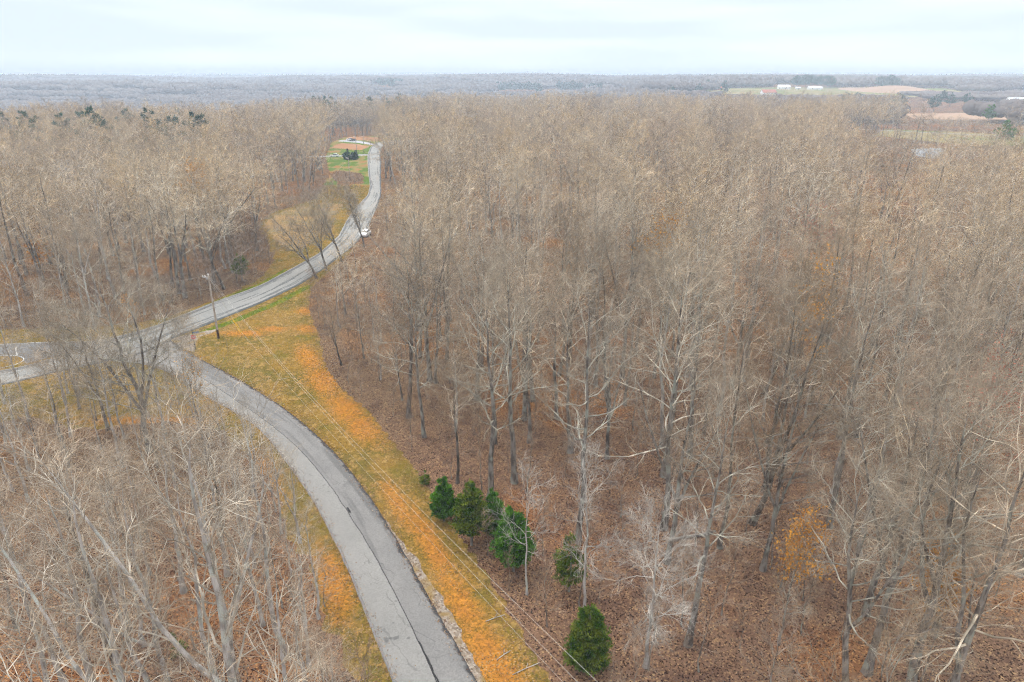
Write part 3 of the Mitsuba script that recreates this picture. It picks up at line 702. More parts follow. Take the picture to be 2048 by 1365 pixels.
def scatter(spacing, d0, d1, a0=-43.0, a1=43.0, jit=0.45):
    n = int(d1 / spacing) + 1
    gx, gy = np.meshgrid(np.arange(-n, n + 1) * spacing, np.arange(0, n + 1) * spacing)
    gx = gx + (np.arange(gx.shape[0]) % 2)[:, None] * spacing / 2
    p = np.stack([gx.ravel(), gy.ravel()], 1) + rng.normal(0, jit * spacing * 0.6, (gx.size, 2))
    d, az = np.hypot(*p.T), np.degrees(np.arctan2(p[:, 0], p[:, 1]))
    return p[(d >= d0) & (d < d1) & (az > a0) & (az < a1)]


def wooded(p, margin=1.5):
    return ~shapely.contains_xy(CLEAR_NEAR[margin], p[:, 0], p[:, 1])


def thin(p):
    d = np.hypot(p[:, 0], p[:, 1])
    return p[(d > 30) | (rng.random(len(p)) < 0.35)]


def SOUTH_GROWTH(p):
    return shapely.contains_xy(SOUTH_WOODS, p[:, 0], p[:, 1]) & wooded(p, 0.3)


def tall(x, y):
    """Height of the tree at (x, y)."""
    d = math.hypot(x, y)
    h = 11.5 + 10.0 * rng.random() ** 0.7 + 8.0 * (float(meshkit.fbm(np.array([x / 40.0, y / 40.0, 1.0]), 2, 13)) - 0.42)
    if shapely.contains_xy(SOUTH_WOODS, x, y):
        h = min(max(h, 15.5), max(rng.uniform(7.0, 12.0), 42.0 - 0.53 * d - rng.uniform(0, 4.5)))
        if SIDE_LINE.distance(Point(x, y)) < 6:
            h = min(h, rng.uniform(5.5, 11.0))
    for poly, top in LOW:
        if shapely.contains_xy(poly, x, y):
            h = min(h, top * rng.uniform(0.7, 1.0))
    return h


def seen(x, y, h):
    """Does a tree there come into the frame?"""
    q = np.array([[x, y, z] for z in (0, h * 0.6, h)]) - CAM
    depth = q @ FWD
    up = q @ np.array([0, math.sin(PITCH), math.cos(PITCH)])
    return bool(np.any((depth > 1) & (np.abs(q[:, 0]) < 0.74 * depth) & (np.abs(up) < 0.49 * depth)))


def where(x, y):
    """The part of the woods that (x, y) lies in, in words."""
    at = Point(x, y)
    d = math.hypot(x, y)
    if SOUTH_WOODS.contains(at):
        if SIDE_LINE.distance(at) < 9:
            return 'on the left verge of the side road'
        if SOUTH_LINE.distance(at) < 5:
            return 'at the left woods edge beside the road' if x > -45 else 'at the left woods edge below the junction'
        return 'deep in the lower left woods' if d < 40 else 'midway into the lower left woods'
    if x < -38 and y > 100:
        return 'at the woods edge behind the main road' if NORTH_LINE.distance(at) < 7 else 'deeper in woods behind the main road'
    if EAST_LINE.distance(at) < 7:
        return 'at the edge of the upper verge' if y > 75 else 'at the woods edge by the green cedars'
    side = 'left' if x < 0.22 * y else 'middle' if x < 0.5 * y else 'right'
    if d < 45:
        return {'left': 'by the lone bottom cedar', 'middle': 'at the bottom of the right hand woods', 'right': 'in the bottom right corner'}[side]
    if d < 60:
        return {'left': 'in woods just behind the cedars', 'middle': 'low in the middle right hand woods', 'right': 'low at the right edge of the woods'}[side]
    if d < 74:
        return f'halfway up the {side} right hand woods'
    return f'far up in the {side} right hand woods' if d < 90 else f'farthest up in the {side} right hand woods'


p = np.vstack([thin(scatter(6.0, 14, 64)), scatter(6.2, 64, 120), scatter(7.0, 120, 260), scatter(7.4, 260, 720)])
gap = meshkit.fbm(np.column_stack([p / 17.0, np.full(len(p), 3.0)]), 2, 21)
p = p[gap > 0.35]
p = p[wooded(p)]
row = scatter(3.9, 26, 92, -62, 0)
row = row[shapely.contains_xy(SIDE_LINE.buffer(8.0), row[:, 0], row[:, 1])]
extra = np.vstack([scatter(7.5, 26, 48, -62, 0), scatter(5.2, 48, 88, -62, 0), row])
extra = extra[SOUTH_GROWTH(extra)]
p = np.vstack([p, extra])
p = p[~shapely.contains_xy(Polygon([(-9, 22), (-9, 56), (-2, 56), (4, 46), (9.5, 40), (8, 22)]), p[:, 0], p[:, 1])]
hero = np.array(HEROES)
p = p[np.min(np.hypot(p[:, None, 0] - hero[None, :, 0], p[:, None, 1] - hero[None, :, 1]), 1) > 2.6]
rows = []
for x, y in p:
    h = tall(x, y)
    d = math.sqrt(x * x + y * y + (39 - h / 2) ** 2)
    rows.append((h / d if math.hypot(x, y) < 130 and seen(x, y, h) else 0, x, y, h))
rows.sort(key=lambda r: -r[0])
n_single = 300 - len(HEROES)
texts, spots = {}, {}
count = 0
for j, (size, x, y, h) in enumerate(rows):
    d = math.hypot(x, y)
    lod = 0 if d < 100 else 1 if d < 250 else 2
    k = int(rng.integers(0, 8 if lod < 2 else 6))
    pale = SOUTH_WOODS.contains(Point(x, y)) and d < 100 and k < 7
    s = h / (16.0 if pale else 20.0)
    args = (f'pale_tree_shape_{k % 4}' if pale else f'tree_shape_{lod}_{k}', x, y, height(x, y) - 0.1, s * rng.uniform(0.95, 1.2) * (1.0 if d < 64 or pale else 1.12), rng.uniform(0, 360), s)
    if j < n_single and size > 0:
        word = ('young ' if h < 12 else '') + (PALE_WORDS[k % 4] if pale else LOOK_WORDS[k]) + ', ' + where(x, y)
        key = thing('bare_tree', word, 'tree')
        texts.setdefault(word, []).append(key)
        spots[key] = x / (y * math.cos(PITCH) + 39 * math.sin(PITCH))
        place(key, *args)
    else:
        place(f'woods__{count:04d}', *args)
        count += 1
NUM = ['', 'first', 'second', 'third', 'fourth', 'fifth', 'sixth', 'seventh', 'eighth', 'ninth', 'tenth', 'eleventh', 'twelfth', 'thirteenth', 'fourteenth']
for word, keys in texts.items():
    keys.sort(key=lambda k: spots[k])
    for j, key in enumerate(keys if len(keys) > 1 else ()):
        labels[key]['group'] = 'each ' + word
        if len(keys) <= 14:
            labels[key]['label'] = (('leftmost ' if j == 0 else 'rightmost ' if j == len(keys) - 1 else NUM[j + 1] + ' from left, ') + word).replace('in the woods ', 'in woods ')
labels['woods'] = {'label': 'dense bare winter woodland of grey brown trees filling the land around the roads', 'category': 'woodland', 'kind': 'stuff'}
BRUSH = Polygon([(-50, 214), (-72, 214), (-70, 246), (-53, 246)])
edge_trees = scatter(13.0, 380, 800, 22, 43)
edge_trees = edge_trees[shapely.contains_xy(shapely.unary_union([MEADOW.buffer(6), TAN.buffer(8)]), edge_trees[:, 0], edge_trees[:, 1]) & (rng.random(len(edge_trees)) < 0.5)]
for x, y in edge_trees:   # low scattered trees on the far meadows
    s = rng.uniform(0.25, 0.5)
    place(f'woods__{count:04d}', f'tree_shape_2_{rng.integers(0, 6)}', x, y, height(x, y), s * 1.3, rng.uniform(0, 360), s)
    count += 1
q = np.vstack([scatter(4.4, 20, 80), scatter(4.4, 80, 130)])
n2 = scatter(2.6, 100, 215, -43, -8)
n2 = n2[shapely.contains_xy(NORTH_LINE.buffer(13.0), n2[:, 0], n2[:, 1])]
q = np.vstack([q, n2])
b = scatter(3.2, 150, 260)
b = b[shapely.contains_xy(BRUSH, b[:, 0], b[:, 1])]
q = np.vstack([q[wooded(q, 0.3)], b])
for i, (x, y) in enumerate(q):
    s = rng.uniform(0.35, 1.0)
    if SOUTH_WOODS.contains(Point(x, y)):
        s = min(s, max(0.30, (39.0 - 0.54 * math.hypot(x, y)) / 8.5))
    place(f'undergrowth__{i:04d}', f'sapling_shape_{rng.integers(0, 4)}', x, y, height(x, y) - 0.05, s * rng.uniform(0.9, 1.4), rng.uniform(0, 360), s)
labels['undergrowth'] = {'label': 'thin twiggy saplings and brush standing under the bare trees', 'category': 'undergrowth', 'kind': 'stuff'}

# far woods: clumps of small trees over the hills, where the ridges do not hide them
def clump(seed, n=60, half=38.0):
    """Crowns of far trees, each an uneven rounded mass."""
    r = np.random.default_rng(seed)
    ico = trimesh.creation.icosphere(1)
    parts = []
    for j in range(n):
        c = r.uniform(-half, half, 2)
        h, w = r.uniform(13.5, 18.0), r.uniform(5.5, 8.5)
        v = np.array(ico.vertices)
        v = v * (1 + r.normal(0, 0.11, (len(v), 1))) * [w, w, h * 0.34] + [c[0], c[1], h * 0.62]
        parts.append((v, ico.faces))
    return join(parts)


# ------------------------------------------------------------------ evergreens
def evergreen(seed, H, W, n=900, low=0.10, spray=0.42, blades=7, round_=0.6):
    """(trunk, foliage) of a cedar: sprays of needles on boughs round a trunk, its outline uneven."""
    r = np.random.default_rng(seed)
    trunk = tubes(np.array([[[0, 0, 0], [0.02 * H, 0.01 * H, H * 0.5], [0, 0, H * 0.96]]]), np.array([[0.022 * H, 0.015 * H, 0.0]]), 6)
    nb = max(16, n // 11)
    tb = low + (1 - low) * (1 - np.sqrt(r.random(nb)) * 0.985)
    pb = r.uniform(0, 2 * math.pi, nb)
    tn = np.clip((tb - low) / (1 - low), 0, 1)
    prof = 1.05 * (1 - tn) ** 0.72 * np.clip(0.45 + 3.2 * tn, 0, 1) + 0.04
    Lb = W / 2 * prof * r.uniform(0.60, 1.35, nb)
    k = r.integers(0, nb, n)
    s_ = np.sqrt(r.uniform(0.04, 1.0, n))
    phi = pb[k] + r.normal(0, 0.20, n)
    rise = r.uniform(0.15, 0.75, nb)[k]
    c = np.stack([Lb[k] * s_ * np.cos(phi), Lb[k] * s_ * np.sin(phi), tb[k] * H * 0.97 + Lb[k] * s_ ** 1.5 * rise * 0.7 + r.normal(0, 0.012 * H, n)], 1)
    spray = spray * (1.15 - 0.5 * s_)[:, None, None]
    out = unit(np.stack([np.cos(phi), np.sin(phi), 0.35 + rise], 1))
    d = unit(out[:, None] + r.normal(0, 0.55, (n, blades, 3)))
    L = spray * r.uniform(0.6, 1.25, (n, blades, 1))  # needles get shorter towards the bough's tip
    s = unit(np.cross(d, r.normal(0, 1, d.shape))) * L * 0.13
    a = c[:, None] + r.normal(0, 0.10, d.shape) * spray
    v = np.stack([a - s * 0.4, a + d * L * 0.5 + s, a + d * L, a + d * L * 0.5 - s], 2).reshape(-1, 3)
    i = np.arange(n * blades)[:, None] * 4
    return trunk, (v, np.vstack([i + [0, 1, 2], i + [0, 2, 3]]))


def cedar(label, x, y, H, W, mat='cedar_green', seed=1, name='cedar', cat='tree', group=None, **kw):
    key = thing(name, label, cat, group)
    tr, fo = evergreen(seed, H, W, **kw)
    to = T().translate([x, y, float(height(x, y)) - 0.05])
    part(key, 'trunk', tr, 'bark_grey', to_world=to)
    part(key, 'foliage', fo, mat, to_world=to)


cedar('bright dark green cedar, first and leftmost of the cedar row beside the verge', -6.4, 53.6, 5.0, 2.3, seed=1, n=1900)
cedar('tall green cedar with a bare lower trunk, second in the row beside the verge', -3.6, 50.0, 6.8, 3.1, 'cedar_olive', seed=2, n=2300, low=0.22)
cedar('dark cedar half hidden behind the second and fourth cedars of the row', -1.7, 51.2, 5.2, 2.5, seed=3, n=1600)
cedar('bright green cedar behind the small white barked tree', 0.1, 46.6, 6.8, 3.3, seed=4, n=2600, low=0.16)
cedar('thin see through cedar behind the slender white tree', 4.6, 44.2, 5.6, 2.9, 'cedar_olive', seed=5, n=560, low=0.2)
cedar('lone bushy olive green cedar at the bottom of the verge', 5.3, 36.6, 5.8, 2.9, 'cedar_olive', seed=6, n=2800, low=0.04)
cedar('small dark evergreen bush on the leaf floor near the woods edge', -8.9, 59.6, 1.8, 1.1, 'cedar_olive', seed=7, n=240, name='evergreen_bush', cat='bush', spray=0.25)
cedar('yellow green cedar under the bare trees behind the main road, right of the utility pole', -54.6, 133.2, 6.2, 3.6, 'cedar_olive', seed=8, n=700, low=0.25)
cedar('small dark cedar on the leaf floor in the lower left woods', -24.0, 37.5, 2.2, 1.4, 'cedar_olive', seed=9, n=220, spray=0.25)
for j, (x, y, h, w) in enumerate([(-82.2, 347.0, 3.8, 3.4), (-80.6, 345.5, 5.4, 2.6), (-78.6, 346.5, 4.2, 2.8), (-77.0, 346.0, 5.0, 2.6)]):
    cedar(('leftmost', 'tall second', 'third', 'rightmost')[j] + ' dark evergreen of the dense clump on the far lawn', x, y, h, w, 'pine_green', seed=20 + j, n=900, low=0.02, spray=0.5, name='evergreen', group=None)


def at_px(px, py, dist):
    """The ground point under a far sighting, at this distance ahead."""
    u, w = (px - 1024) / 1365.33, -(py - 682.5) / 1365.33
    dy = math.cos(PITCH) + w * math.sin(PITCH)
    return dist * u / dy, dist, 39 + dist * (-math.sin(PITCH) + w * math.cos(PITCH)) / dy


def on_ray(px, py, H, d0, d1=3500.0):
    """Where along a far sighting the ground lies H metres under the line of sight."""
    for d in np.arange(d0, d1, 10.0):
        x, y, z = at_px(px, py, d)
        if height(x, y) + H >= z:
            return x, y
    return at_px(px, py, d0)[:2]


FAR_THINGS = []


def far_evergreens(list_, dist, label, group, width=0.55, mat='pine_green', n=150, tall_=23.0, fixed=False, spray=1.5):
    """list_: (column, row of the top) of each in the photograph; the height follows from the ground it stands on."""
    for j, (px, py) in enumerate(list_):
        H = tall_ * (0.82 + 0.30 * ((j * 5) % 7) / 6)
        x, y = on_ray(px, py, H, dist)
        if fixed:
            x, y, top = at_px(px, py, dist + 25 * math.sin(j * 2.3))
            H = float(top - height(x, y))
        FAR_THINGS.append((x, y))
        lab = label(j) if callable(label) else ('leftmost ' if j == 0 else 'rightmost ' if j == len(list_) - 1 else NUM[j + 1] + ' from left, ') + label
        cedar(lab, x, y, H, H * width * (0.85 + 0.3 * ((j * 7) % 5) / 4), mat, seed=300 + j, n=n, low=0.22, spray=spray, blades=5, name='pine_tree', group=group)


far_evergreens([(6, 224), (52, 226), (118, 222), (157, 222), (176, 218), (190, 220), (245, 214), (269, 222), (297, 216), (331, 218), (354, 212), (386, 208)], 300, 'dark pine standing out of the far left canopy', 'pines in the far left canopy', 0.6, n=700, tall_=25.0)
far_evergreens([(628, 189), (641, 192), (652, 191), (663, 190), (737, 192), (776, 193), (799, 185), (914, 191)], 615, 'dark pine at the back of the near woods', 'pines at the back of the near woods', 0.55, n=500, fixed=True, spray=1.8)
far_evergreens([(995 + i * 7.5, 163 + (i * 5) % 4) for i in range(12)], 900, 'green pine of the long far row below the horizon', 'pines of the long far row', 0.85, n=520, spray=2.6)
far_evergreens([(1118 + i * 7, 162 + (i * 5) % 4) for i in range(7)] + [(1184, 165), (1199, 165)], 900, 'green pine of the short far row right of middle', 'pines of the short far row', 0.85, n=520, spray=2.6)
far_evergreens([(1590 + i * 6.2, 153 - 4 * math.sin(math.pi * i / 12) + (i * 3) % 3) for i in range(13)], 1400, 'green pine on the far ridge above the white barns', 'pines on the far ridge', 0.85, n=520, spray=2.6)
far_evergreens([(758 + i * 6, 156 + (i * 3) % 3) for i in range(8)], 1300, 'faint pine on the hazy ridge left of middle', 'pines on the hazy middle ridge', 0.85, n=520, spray=2.6)
far_evergreens([(1757 + i * 6.5, 154 + (i * 3) % 3) for i in range(7)], 1400, 'faint pine behind the bare tan hill', 'pines behind the tan hill', 0.85, n=520, spray=2.6)
far_evergreens([(1415, 158), (1450, 160), (1343, 168), (1398, 168)], 950, lambda j: ('tall dark spruce beside the far brick house', 'pine right of the far brick house', 'small lone pine on the far slope left of the brick house', 'small pine just left of the tall dark spruce')[j], None, 0.7, n=300, spray=2.6)
far_evergreens([(1890, 181), (1874, 188), (1905, 186), (1938, 186), (1800, 186), (1792, 195), (1696, 184), (1717, 185), (1752, 192)], 500, lambda j: ('broad dark pine right of the bare tan hill', 'dark pine at the left shoulder of the broad pine', 'dark pine at the right shoulder of the broad pine', 'round dark pine standing alone right of the tan hill', 'tall pine in front of the tan hill', 'pine leaning on the tall pine before the tan hill', 'olive pine left of the tan hill', 'olive pine second left of the tan hill', 'small pine below the tan hill')[j], None, 0.95, n=800, tall_=18.0)
far_evergreens([(2005, 200), (1985, 208), (2020, 240)], 380, lambda j: ('bright green tree near the right edge below the white house', 'small bright green tree near the right edge', 'green pine beside the tan meadow at the right edge')[j], None, 0.7, 'cedar_green', n=600, tall_=15.0)

# ------------------------------------------------------------------ power line
def tube(pts, r, sides=6):
    pts = np.asarray(pts, float)
    m = trimesh.creation.cylinder
    P = pts[None]
    v, f = tubes(np.concatenate([P, P[:, -1:] + (P[:, -1:] - P[:, -2:-1]) * 1e-3], 1), np.full((1, len(pts) + 1), r), sides)
    return v, f


def box(cx, cy, cz, sx, sy, sz):
    return trimesh.creation.box((sx, sy, sz), transform=trimesh.transformations.translation_matrix((cx, cy, cz)))


def frustum(z0, z1, r0, r1, n=14, x=0, y=0):
    m = trimesh.creation.cylinder(1.0, 1.0, sections=n)
    v = np.array(m.vertices)
    top = v[:, 2] > 0
    v[:, :2] *= np.where(top, r1, r0)[:, None]
    v[:, 2] = np.where(top, z1, z0)
    v[:, :2] += (x, y)
    return trimesh.Trimesh(v, m.faces)


def tm(pair):
    return trimesh.Trimesh(*pair, process=False)


def utility_pole(label, x, y, H, arm=0.0):
    key = thing('utility_pole', label, 'utility pole')
    to = T().translate([x, y, 0]).rotate([0, 0, 1], arm)
    part(key, 'post', frustum(1.5, H, 0.17, 0.11), 'pole_wood', smooth=40, to_world=to)
    part(key, 'foot', frustum(-0.3, 1.5, 0.18, 0.172), 'pole_foot', 'dark tarred foot of the pole', smooth=40, to_world=to)
    part(key, 'bracket', trimesh.util.concatenate([box(-0.45, 0, H - 0.35, 0.9, 0.09, 0.10), box(-0.2, 0, H - 0.62, 0.5, 0.06, 0.06)]), 'galvanised', to_world=to)
    for dx, dz in ((-0.85, -0.22), (-0.5, -0.2), (0.0, 0.08)):
        part(key, 'insulator', trimesh.util.concatenate([frustum(H + dz - 0.08, H + dz + 0.02, 0.05, 0.09, 10, dx), frustum(H + dz + 0.02, H + dz + 0.12, 0.09, 0.045, 10, dx), frustum(H + dz + 0.12, H + dz + 0.18, 0.05, 0.03, 10, dx)]), 'sign_white', smooth=40, to_world=to)
    return key


utility_pole('weathered wooden utility pole with white insulators beside the main road near the stop sign', -46.6, 101.2, 10.4)
utility_pole('weathered pole at the lower far lawn, partly behind tree branches', -64.0, 274.4, 9.0)
utility_pole('pale utility pole standing between the two far driveways', -83.4, 378.5, 8.6)
utility_pole('wooden utility pole beyond the lower end of the grass verge', 8.39, 20.67, 10.6)
utility_pole('wooden utility pole beyond the left end of the main road', -95.0, 79.0, 10.4)
utility_pole('short pale pole beside the upper far driveway', -89.0, 425.0, 5.0)


def wire(label, a, b, sag, r=0.010):
    t = np.linspace(0, 1, 40)[:, None]
    q = np.array(a) * (1 - t) + np.array(b) * t
    q[:, 2] -= (4 * sag * t * (1 - t))[:, 0]
    key = thing('power_line', label, 'power line')
    scene[key] = mikit.ply(tube(q, r, 4), 'wire_metal')


TOP = (-46.6, 101.2)
wire('upper sagging power line from the pole by the stop sign over the grass verge', (*TOP, 10.45), (8.39, 20.67, 10.27), 1.96)
wire('middle sagging power line from the pole by the stop sign over the grass verge', (*TOP, 10.0), (8.39, 20.67, 8.66), 1.42)
wire('lowest faint cable from the pole by the stop sign over the grass verge', (*TOP, 6.77), (8.39, 20.67, 7.6), 0.84, 0.007)
wire('upper power line running left from the pole by the stop sign', (-47.4, 101.2, 10.2), (-95.0, 79.0, 10.1), 1.4)
wire('lower cable running left from the pole by the stop sign', (*TOP, 8.3), (-95.0, 79.0, 8.4), 1.1, 0.007)
wire('upper power line running up the main road to the far lawn pole', (*TOP, 10.3), (-64.0, 274.4, 8.9), 2.6)
wire('lower cable running up the main road to the far lawn pole', (*TOP, 7.9), (-64.0, 274.4, 7.2), 2.2, 0.007)
wire('power line between the two far lawn poles', (-64.0, 274.4, 8.9), (-83.4, 378.5, 8.5), 1.6)
for j, (dx, top) in enumerate(((0.0, 9.9), (0.35, 8.9))):
    a, b = np.array([-46.5, 101.25, top]), np.array([-43.7 + dx, 102.95, 0.0])
    key = thing('guy_wire', ('left', 'right')[j] + ' one of the two guy wires with yellow guards right of the utility pole', 'guy wire')
    part(key, 'cable', tube([a, b], 0.014, 4), 'wire_metal')
    part(key, 'guard', tube([b + (a - b) * 0.01, b + (a - b) * 0.29], 0.05, 8), 'guard_yellow', 'bright yellow plastic guard over the foot of the wire')

# stop sign with street name blades
SIGN = thing('stop_sign', 'red stop sign with blue street name blades on a black post at the junction', 'sign')
to = T().translate([-48.3, 96.6, 0]).rotate([0, 0, 1], 22)
part(SIGN, 'post', frustum(-0.2, 3.05, 0.055, 0.055, 10), 'post_black', smooth=40, to_world=to)
part(SIGN, 'base', frustum(0.0, 0.35, 0.11, 0.07, 10), 'post_black', smooth=40, to_world=to)
part(SIGN, 'finial', trimesh.creation.icosphere(2, 0.085).apply_translation((0, 0, 3.1)), 'post_black', smooth=True, to_world=to)
octagon = Polygon([(0.41 * math.cos(math.pi / 8 + k * math.pi / 4), 0.41 * math.sin(math.pi / 8 + k * math.pi / 4)) for k in range(8)])
stand = trimesh.transformations.rotation_matrix(math.pi / 2, (1, 0, 0))
for nm, pol, dep, off, mt in (('border', octagon, 0.012, 0.060, 'sign_white'), ('face', octagon.buffer(-0.03), 0.006, 0.0722, 'sign_red')):
    m = trimesh.creation.extrude_polygon(pol, dep, engine='earcut')
    m.apply_transform(stand)
    m.apply_translation((0, -off, 2.0))
    part(SIGN, nm, m, mt, to_world=to)
m = meshkit.text_mesh('STOP', 0.25, 0.004, True)
m.apply_translation((-m.bounds[:, 0].mean(), -m.bounds[:, 1].mean(), 0))
m.apply_transform(stand)
m.apply_translation((0, -0.0785, 2.0))
part(SIGN, 'lettering', m, 'sign_white', to_world=to)
part(SIGN, 'name_blade', box(0.42, 0, 2.66, 0.86, 0.03, 0.22), 'sign_blue', to_world=to)
part(SIGN, 'name_blade', box(0, 0.42, 2.88, 0.03, 0.86, 0.22), 'sign_blue', to_world=to)

# ------------------------------------------------------------------ cars
def car(label, x, y, rot, paint='car_white'):
    key = thing('parked_car', label, 'car')
    to = T().translate([x, y, 0.03]).rotate([0, 0, 1], rot)
    side = Polygon([(-2.15, 0.32), (-2.2, 0.62), (-2.1, 0.86), (-1.15, 0.96), (1.75, 1.0), (2.1, 0.95), (2.2, 0.6), (2.1, 0.32), (1.72, 0.3), (1.6, 0.6), (1.3, 0.68), (1.0, 0.6), (0.9, 0.3), (-0.95, 0.3), (-1.05, 0.6), (-1.35, 0.68), (-1.65, 0.6), (-1.75, 0.3)])
    cab = Polygon([(-1.0, 0.95), (-0.35, 1.44), (0.2, 1.52), (1.2, 1.50), (1.85, 1.0), (1.7, 0.95)])

    def solid(pol, w, taper=0.0):
        m = trimesh.creation.extrude_polygon(pol, w, engine='earcut')
        v = np.array(m.vertices)
        v[:, 2] -= w / 2
        v = np.stack([v[:, 0], -v[:, 2] * (1 - taper * np.clip((v[:, 1] - 0.95) / 0.57, 0, 1)), v[:, 1]], 1)
        return trimesh.Trimesh(v, m.faces)
    part(key, 'body', solid(side.buffer(0.04), 1.76), paint, smooth=30, to_world=to)
    part(key, 'windows', solid(cab.buffer(-0.02), 1.60, 0.2), 'car_glass', smooth=30, to_world=to)
    part(key, 'roof', solid(Polygon([(-0.42, 1.42), (0.2, 1.545), (1.25, 1.525), (1.5, 1.36), (1.42, 1.35), (1.2, 1.47), (0.2, 1.49), (-0.3, 1.40)]), 1.62, 0.2), paint, smooth=30, to_world=to)
    for wx in (-1.35, 1.3):
        for wy in (-0.8, 0.8):
            w = trimesh.creation.cylinder(0.33, 0.22, sections=20, transform=trimesh.transformations.translation_matrix((wx, wy, 0.33)) @ stand)
            hub = trimesh.creation.cylinder(0.19, 0.235, sections=12, transform=trimesh.transformations.translation_matrix((wx, wy, 0.33)) @ stand)
            k2 = part(key, 'wheel', w, 'rubber', smooth=40, to_world=to)
            part(k2, 'rim', hub, 'galvanised', smooth=40, to_world=to)
    for wy in (-0.62, 0.62):
        part(key, 'headlight', box(-2.21, wy, 0.70, 0.07, 0.36, 0.14), 'sign_white', to_world=to)
        part(key, 'tail_light', box(2.2, wy, 0.80, 0.08, 0.34, 0.16), 'lamp_red', to_world=to)


car('white car at the edge of the main road half hidden by dark branches', -38.1, 175.4, 84)
car('white car parked at the left end of the lower far driveway', -90.6, 358.6, 5)
car('white car parked at the left end of the upper far driveway', -103.5, 452.0, 20)
car('dark car parked beside the white car on the upper far driveway', -100.5, 447.0, 35, 'post_black')
for nm, x, y in (('dark mailbox beside the lower far driveway', -78.6, 373.5), ('dark mailbox beside the upper far driveway', -84.6, 424.0)):
    key = thing('mailbox', nm, 'mailbox')
    part(key, 'post', box(0, 0, 0.6, 0.14, 0.14, 1.2), 'bark_dark', to_world=T().translate([x, y, 0]))
    part(key, 'box', trimesh.util.concatenate([box(0, 0, 1.3, 0.3, 0.55, 0.22), trimesh.creation.cylinder(0.15, 0.55, sections=16, transform=trimesh.transformations.translation_matrix((0, 0, 1.41)) @ stand)]), 'post_black', to_world=T().translate([x, y, 0]))

# ------------------------------------------------------------------ far houses
def house(label, x, y, w, dp, eave, ridge, rot=0, wall='siding_white', roof='roof_grey', n_win=4, chimney=False, cat='house'):
    key = thing('barn' if cat == 'barn' else 'house', label, cat)
    z = float(height(x, y)) + 0.6
    to = T().translate([x, y, z]).rotate([0, 0, 1], rot)
    gable = Polygon([(-dp / 2, -1.5), (dp / 2, -1.5), (dp / 2, eave), (0, ridge), (-dp / 2, eave)])
    m = trimesh.creation.extrude_polygon(gable, w, engine='earcut')
    v = np.array(m.vertices)
    m = trimesh.Trimesh(np.stack([v[:, 2] - w / 2, v[:, 0], v[:, 1]], 1), m.faces)
    part(key, 'wall', m, wall, to_world=to)
    over = 0.4
    k = (ridge - eave) / (dp / 2)
    rl = Polygon([(-dp / 2 - over, eave - k * over + 0.05), (0, ridge + 0.05), (dp / 2 + over, eave - k * over + 0.05), (dp / 2 + over, eave - k * over + 0.28), (0, ridge + 0.3), (-dp / 2 - over, eave - k * over + 0.28)])
    m = trimesh.creation.extrude_polygon(rl, w + 2 * over, engine='earcut')
    v = np.array(m.vertices)
    r = part(key, 'roof', trimesh.Trimesh(np.stack([v[:, 2] - w / 2 - over, v[:, 0], v[:, 1]], 1), m.faces), roof, to_world=to)
    if chimney:
        part(r, 'chimney', box(w * 0.3, 0.4, ridge + 0.5, 0.8, 0.8, 1.8), 'brick_red', to_world=to)
    for i in range(n_win):
        wx = (i + 0.5) / n_win * w - w / 2
        f = part(key, 'window', box(wx, -dp / 2 - 0.03, eave * 0.55, 1.3, 0.08, 1.3), 'sign_white', to_world=to)
        part(f, 'pane', box(wx, -dp / 2 - 0.06, eave * 0.55, 1.1, 0.06, 1.1), 'car_glass', to_world=to)
    part(key, 'door', box(w * 0.12, -dp / 2 - 0.04, 1.05, 1.1, 0.08, 2.1), 'post_black', to_world=to)


def house_at(px, py, d0):
    x, y = on_ray(px, py, 0.6, d0)
    FAR_THINGS.append((x, y))
    return x, y


house('far house with brown red roof beside the tall dark spruce', *house_at(1433, 181, 700), 16, 9, 3.2, 6.0, 4, 'brick_red', 'roof_red', chimney=True)
house('white barn with pale blue roof, leftmost of the far field buildings', *house_at(1567, 179, 700), 20, 11, 4.2, 7.0, -8, 'siding_white', 'roof_white', 5, cat='barn')
house('small white shed in the middle of the far field buildings', *house_at(1595, 179.5, 700), 8, 6, 2.6, 4.0, 0, 'siding_white', 'roof_white', 2, cat='barn')
house('long low white house, rightmost of the far field buildings', *house_at(1629, 180, 700), 25, 9, 3.2, 5.6, 6, 'siding_white', 'roof_white', 6)
house('far house with a wide red roof below the field', *house_at(1536, 190, 700), 22, 10, 3.0, 7.0, 10, 'siding_white', 'roof_red', 5)
house('white low house at the far right edge', *house_at(2036, 206, 700), 28, 11, 3.6, 6.0, -6, 'siding_white', 'roof_white', 6)
house('pale green roofed house behind the bare tan hill', *house_at(1741, 168, 1350), 24, 10, 4.5, 8.0, 3, 'siding_cream', 'roof_white', 4)
house('small white house beside the short far row of pines', *house_at(1176, 178, 700), 9, 8, 4.0, 7.0, 15, 'siding_white', 'roof_grey', 3)
house('long pale building half hidden by bare canopy below the brick house', *house_at(1449, 200, 700), 26, 8, 3.0, 4.6, 0, 'siding_white', 'roof_white', 7)
house('white house glimpsed through the bare trees at left', -164.0, 262.0, 14, 9, 5.6, 8.6, -20, 'siding_white', 'roof_grey', 4)
house('small white shed glimpsed through the bare trees at left', -160.0, 300.0, 5, 5, 3.0, 4.6, 12, 'siding_white', 'roof_grey', 2)

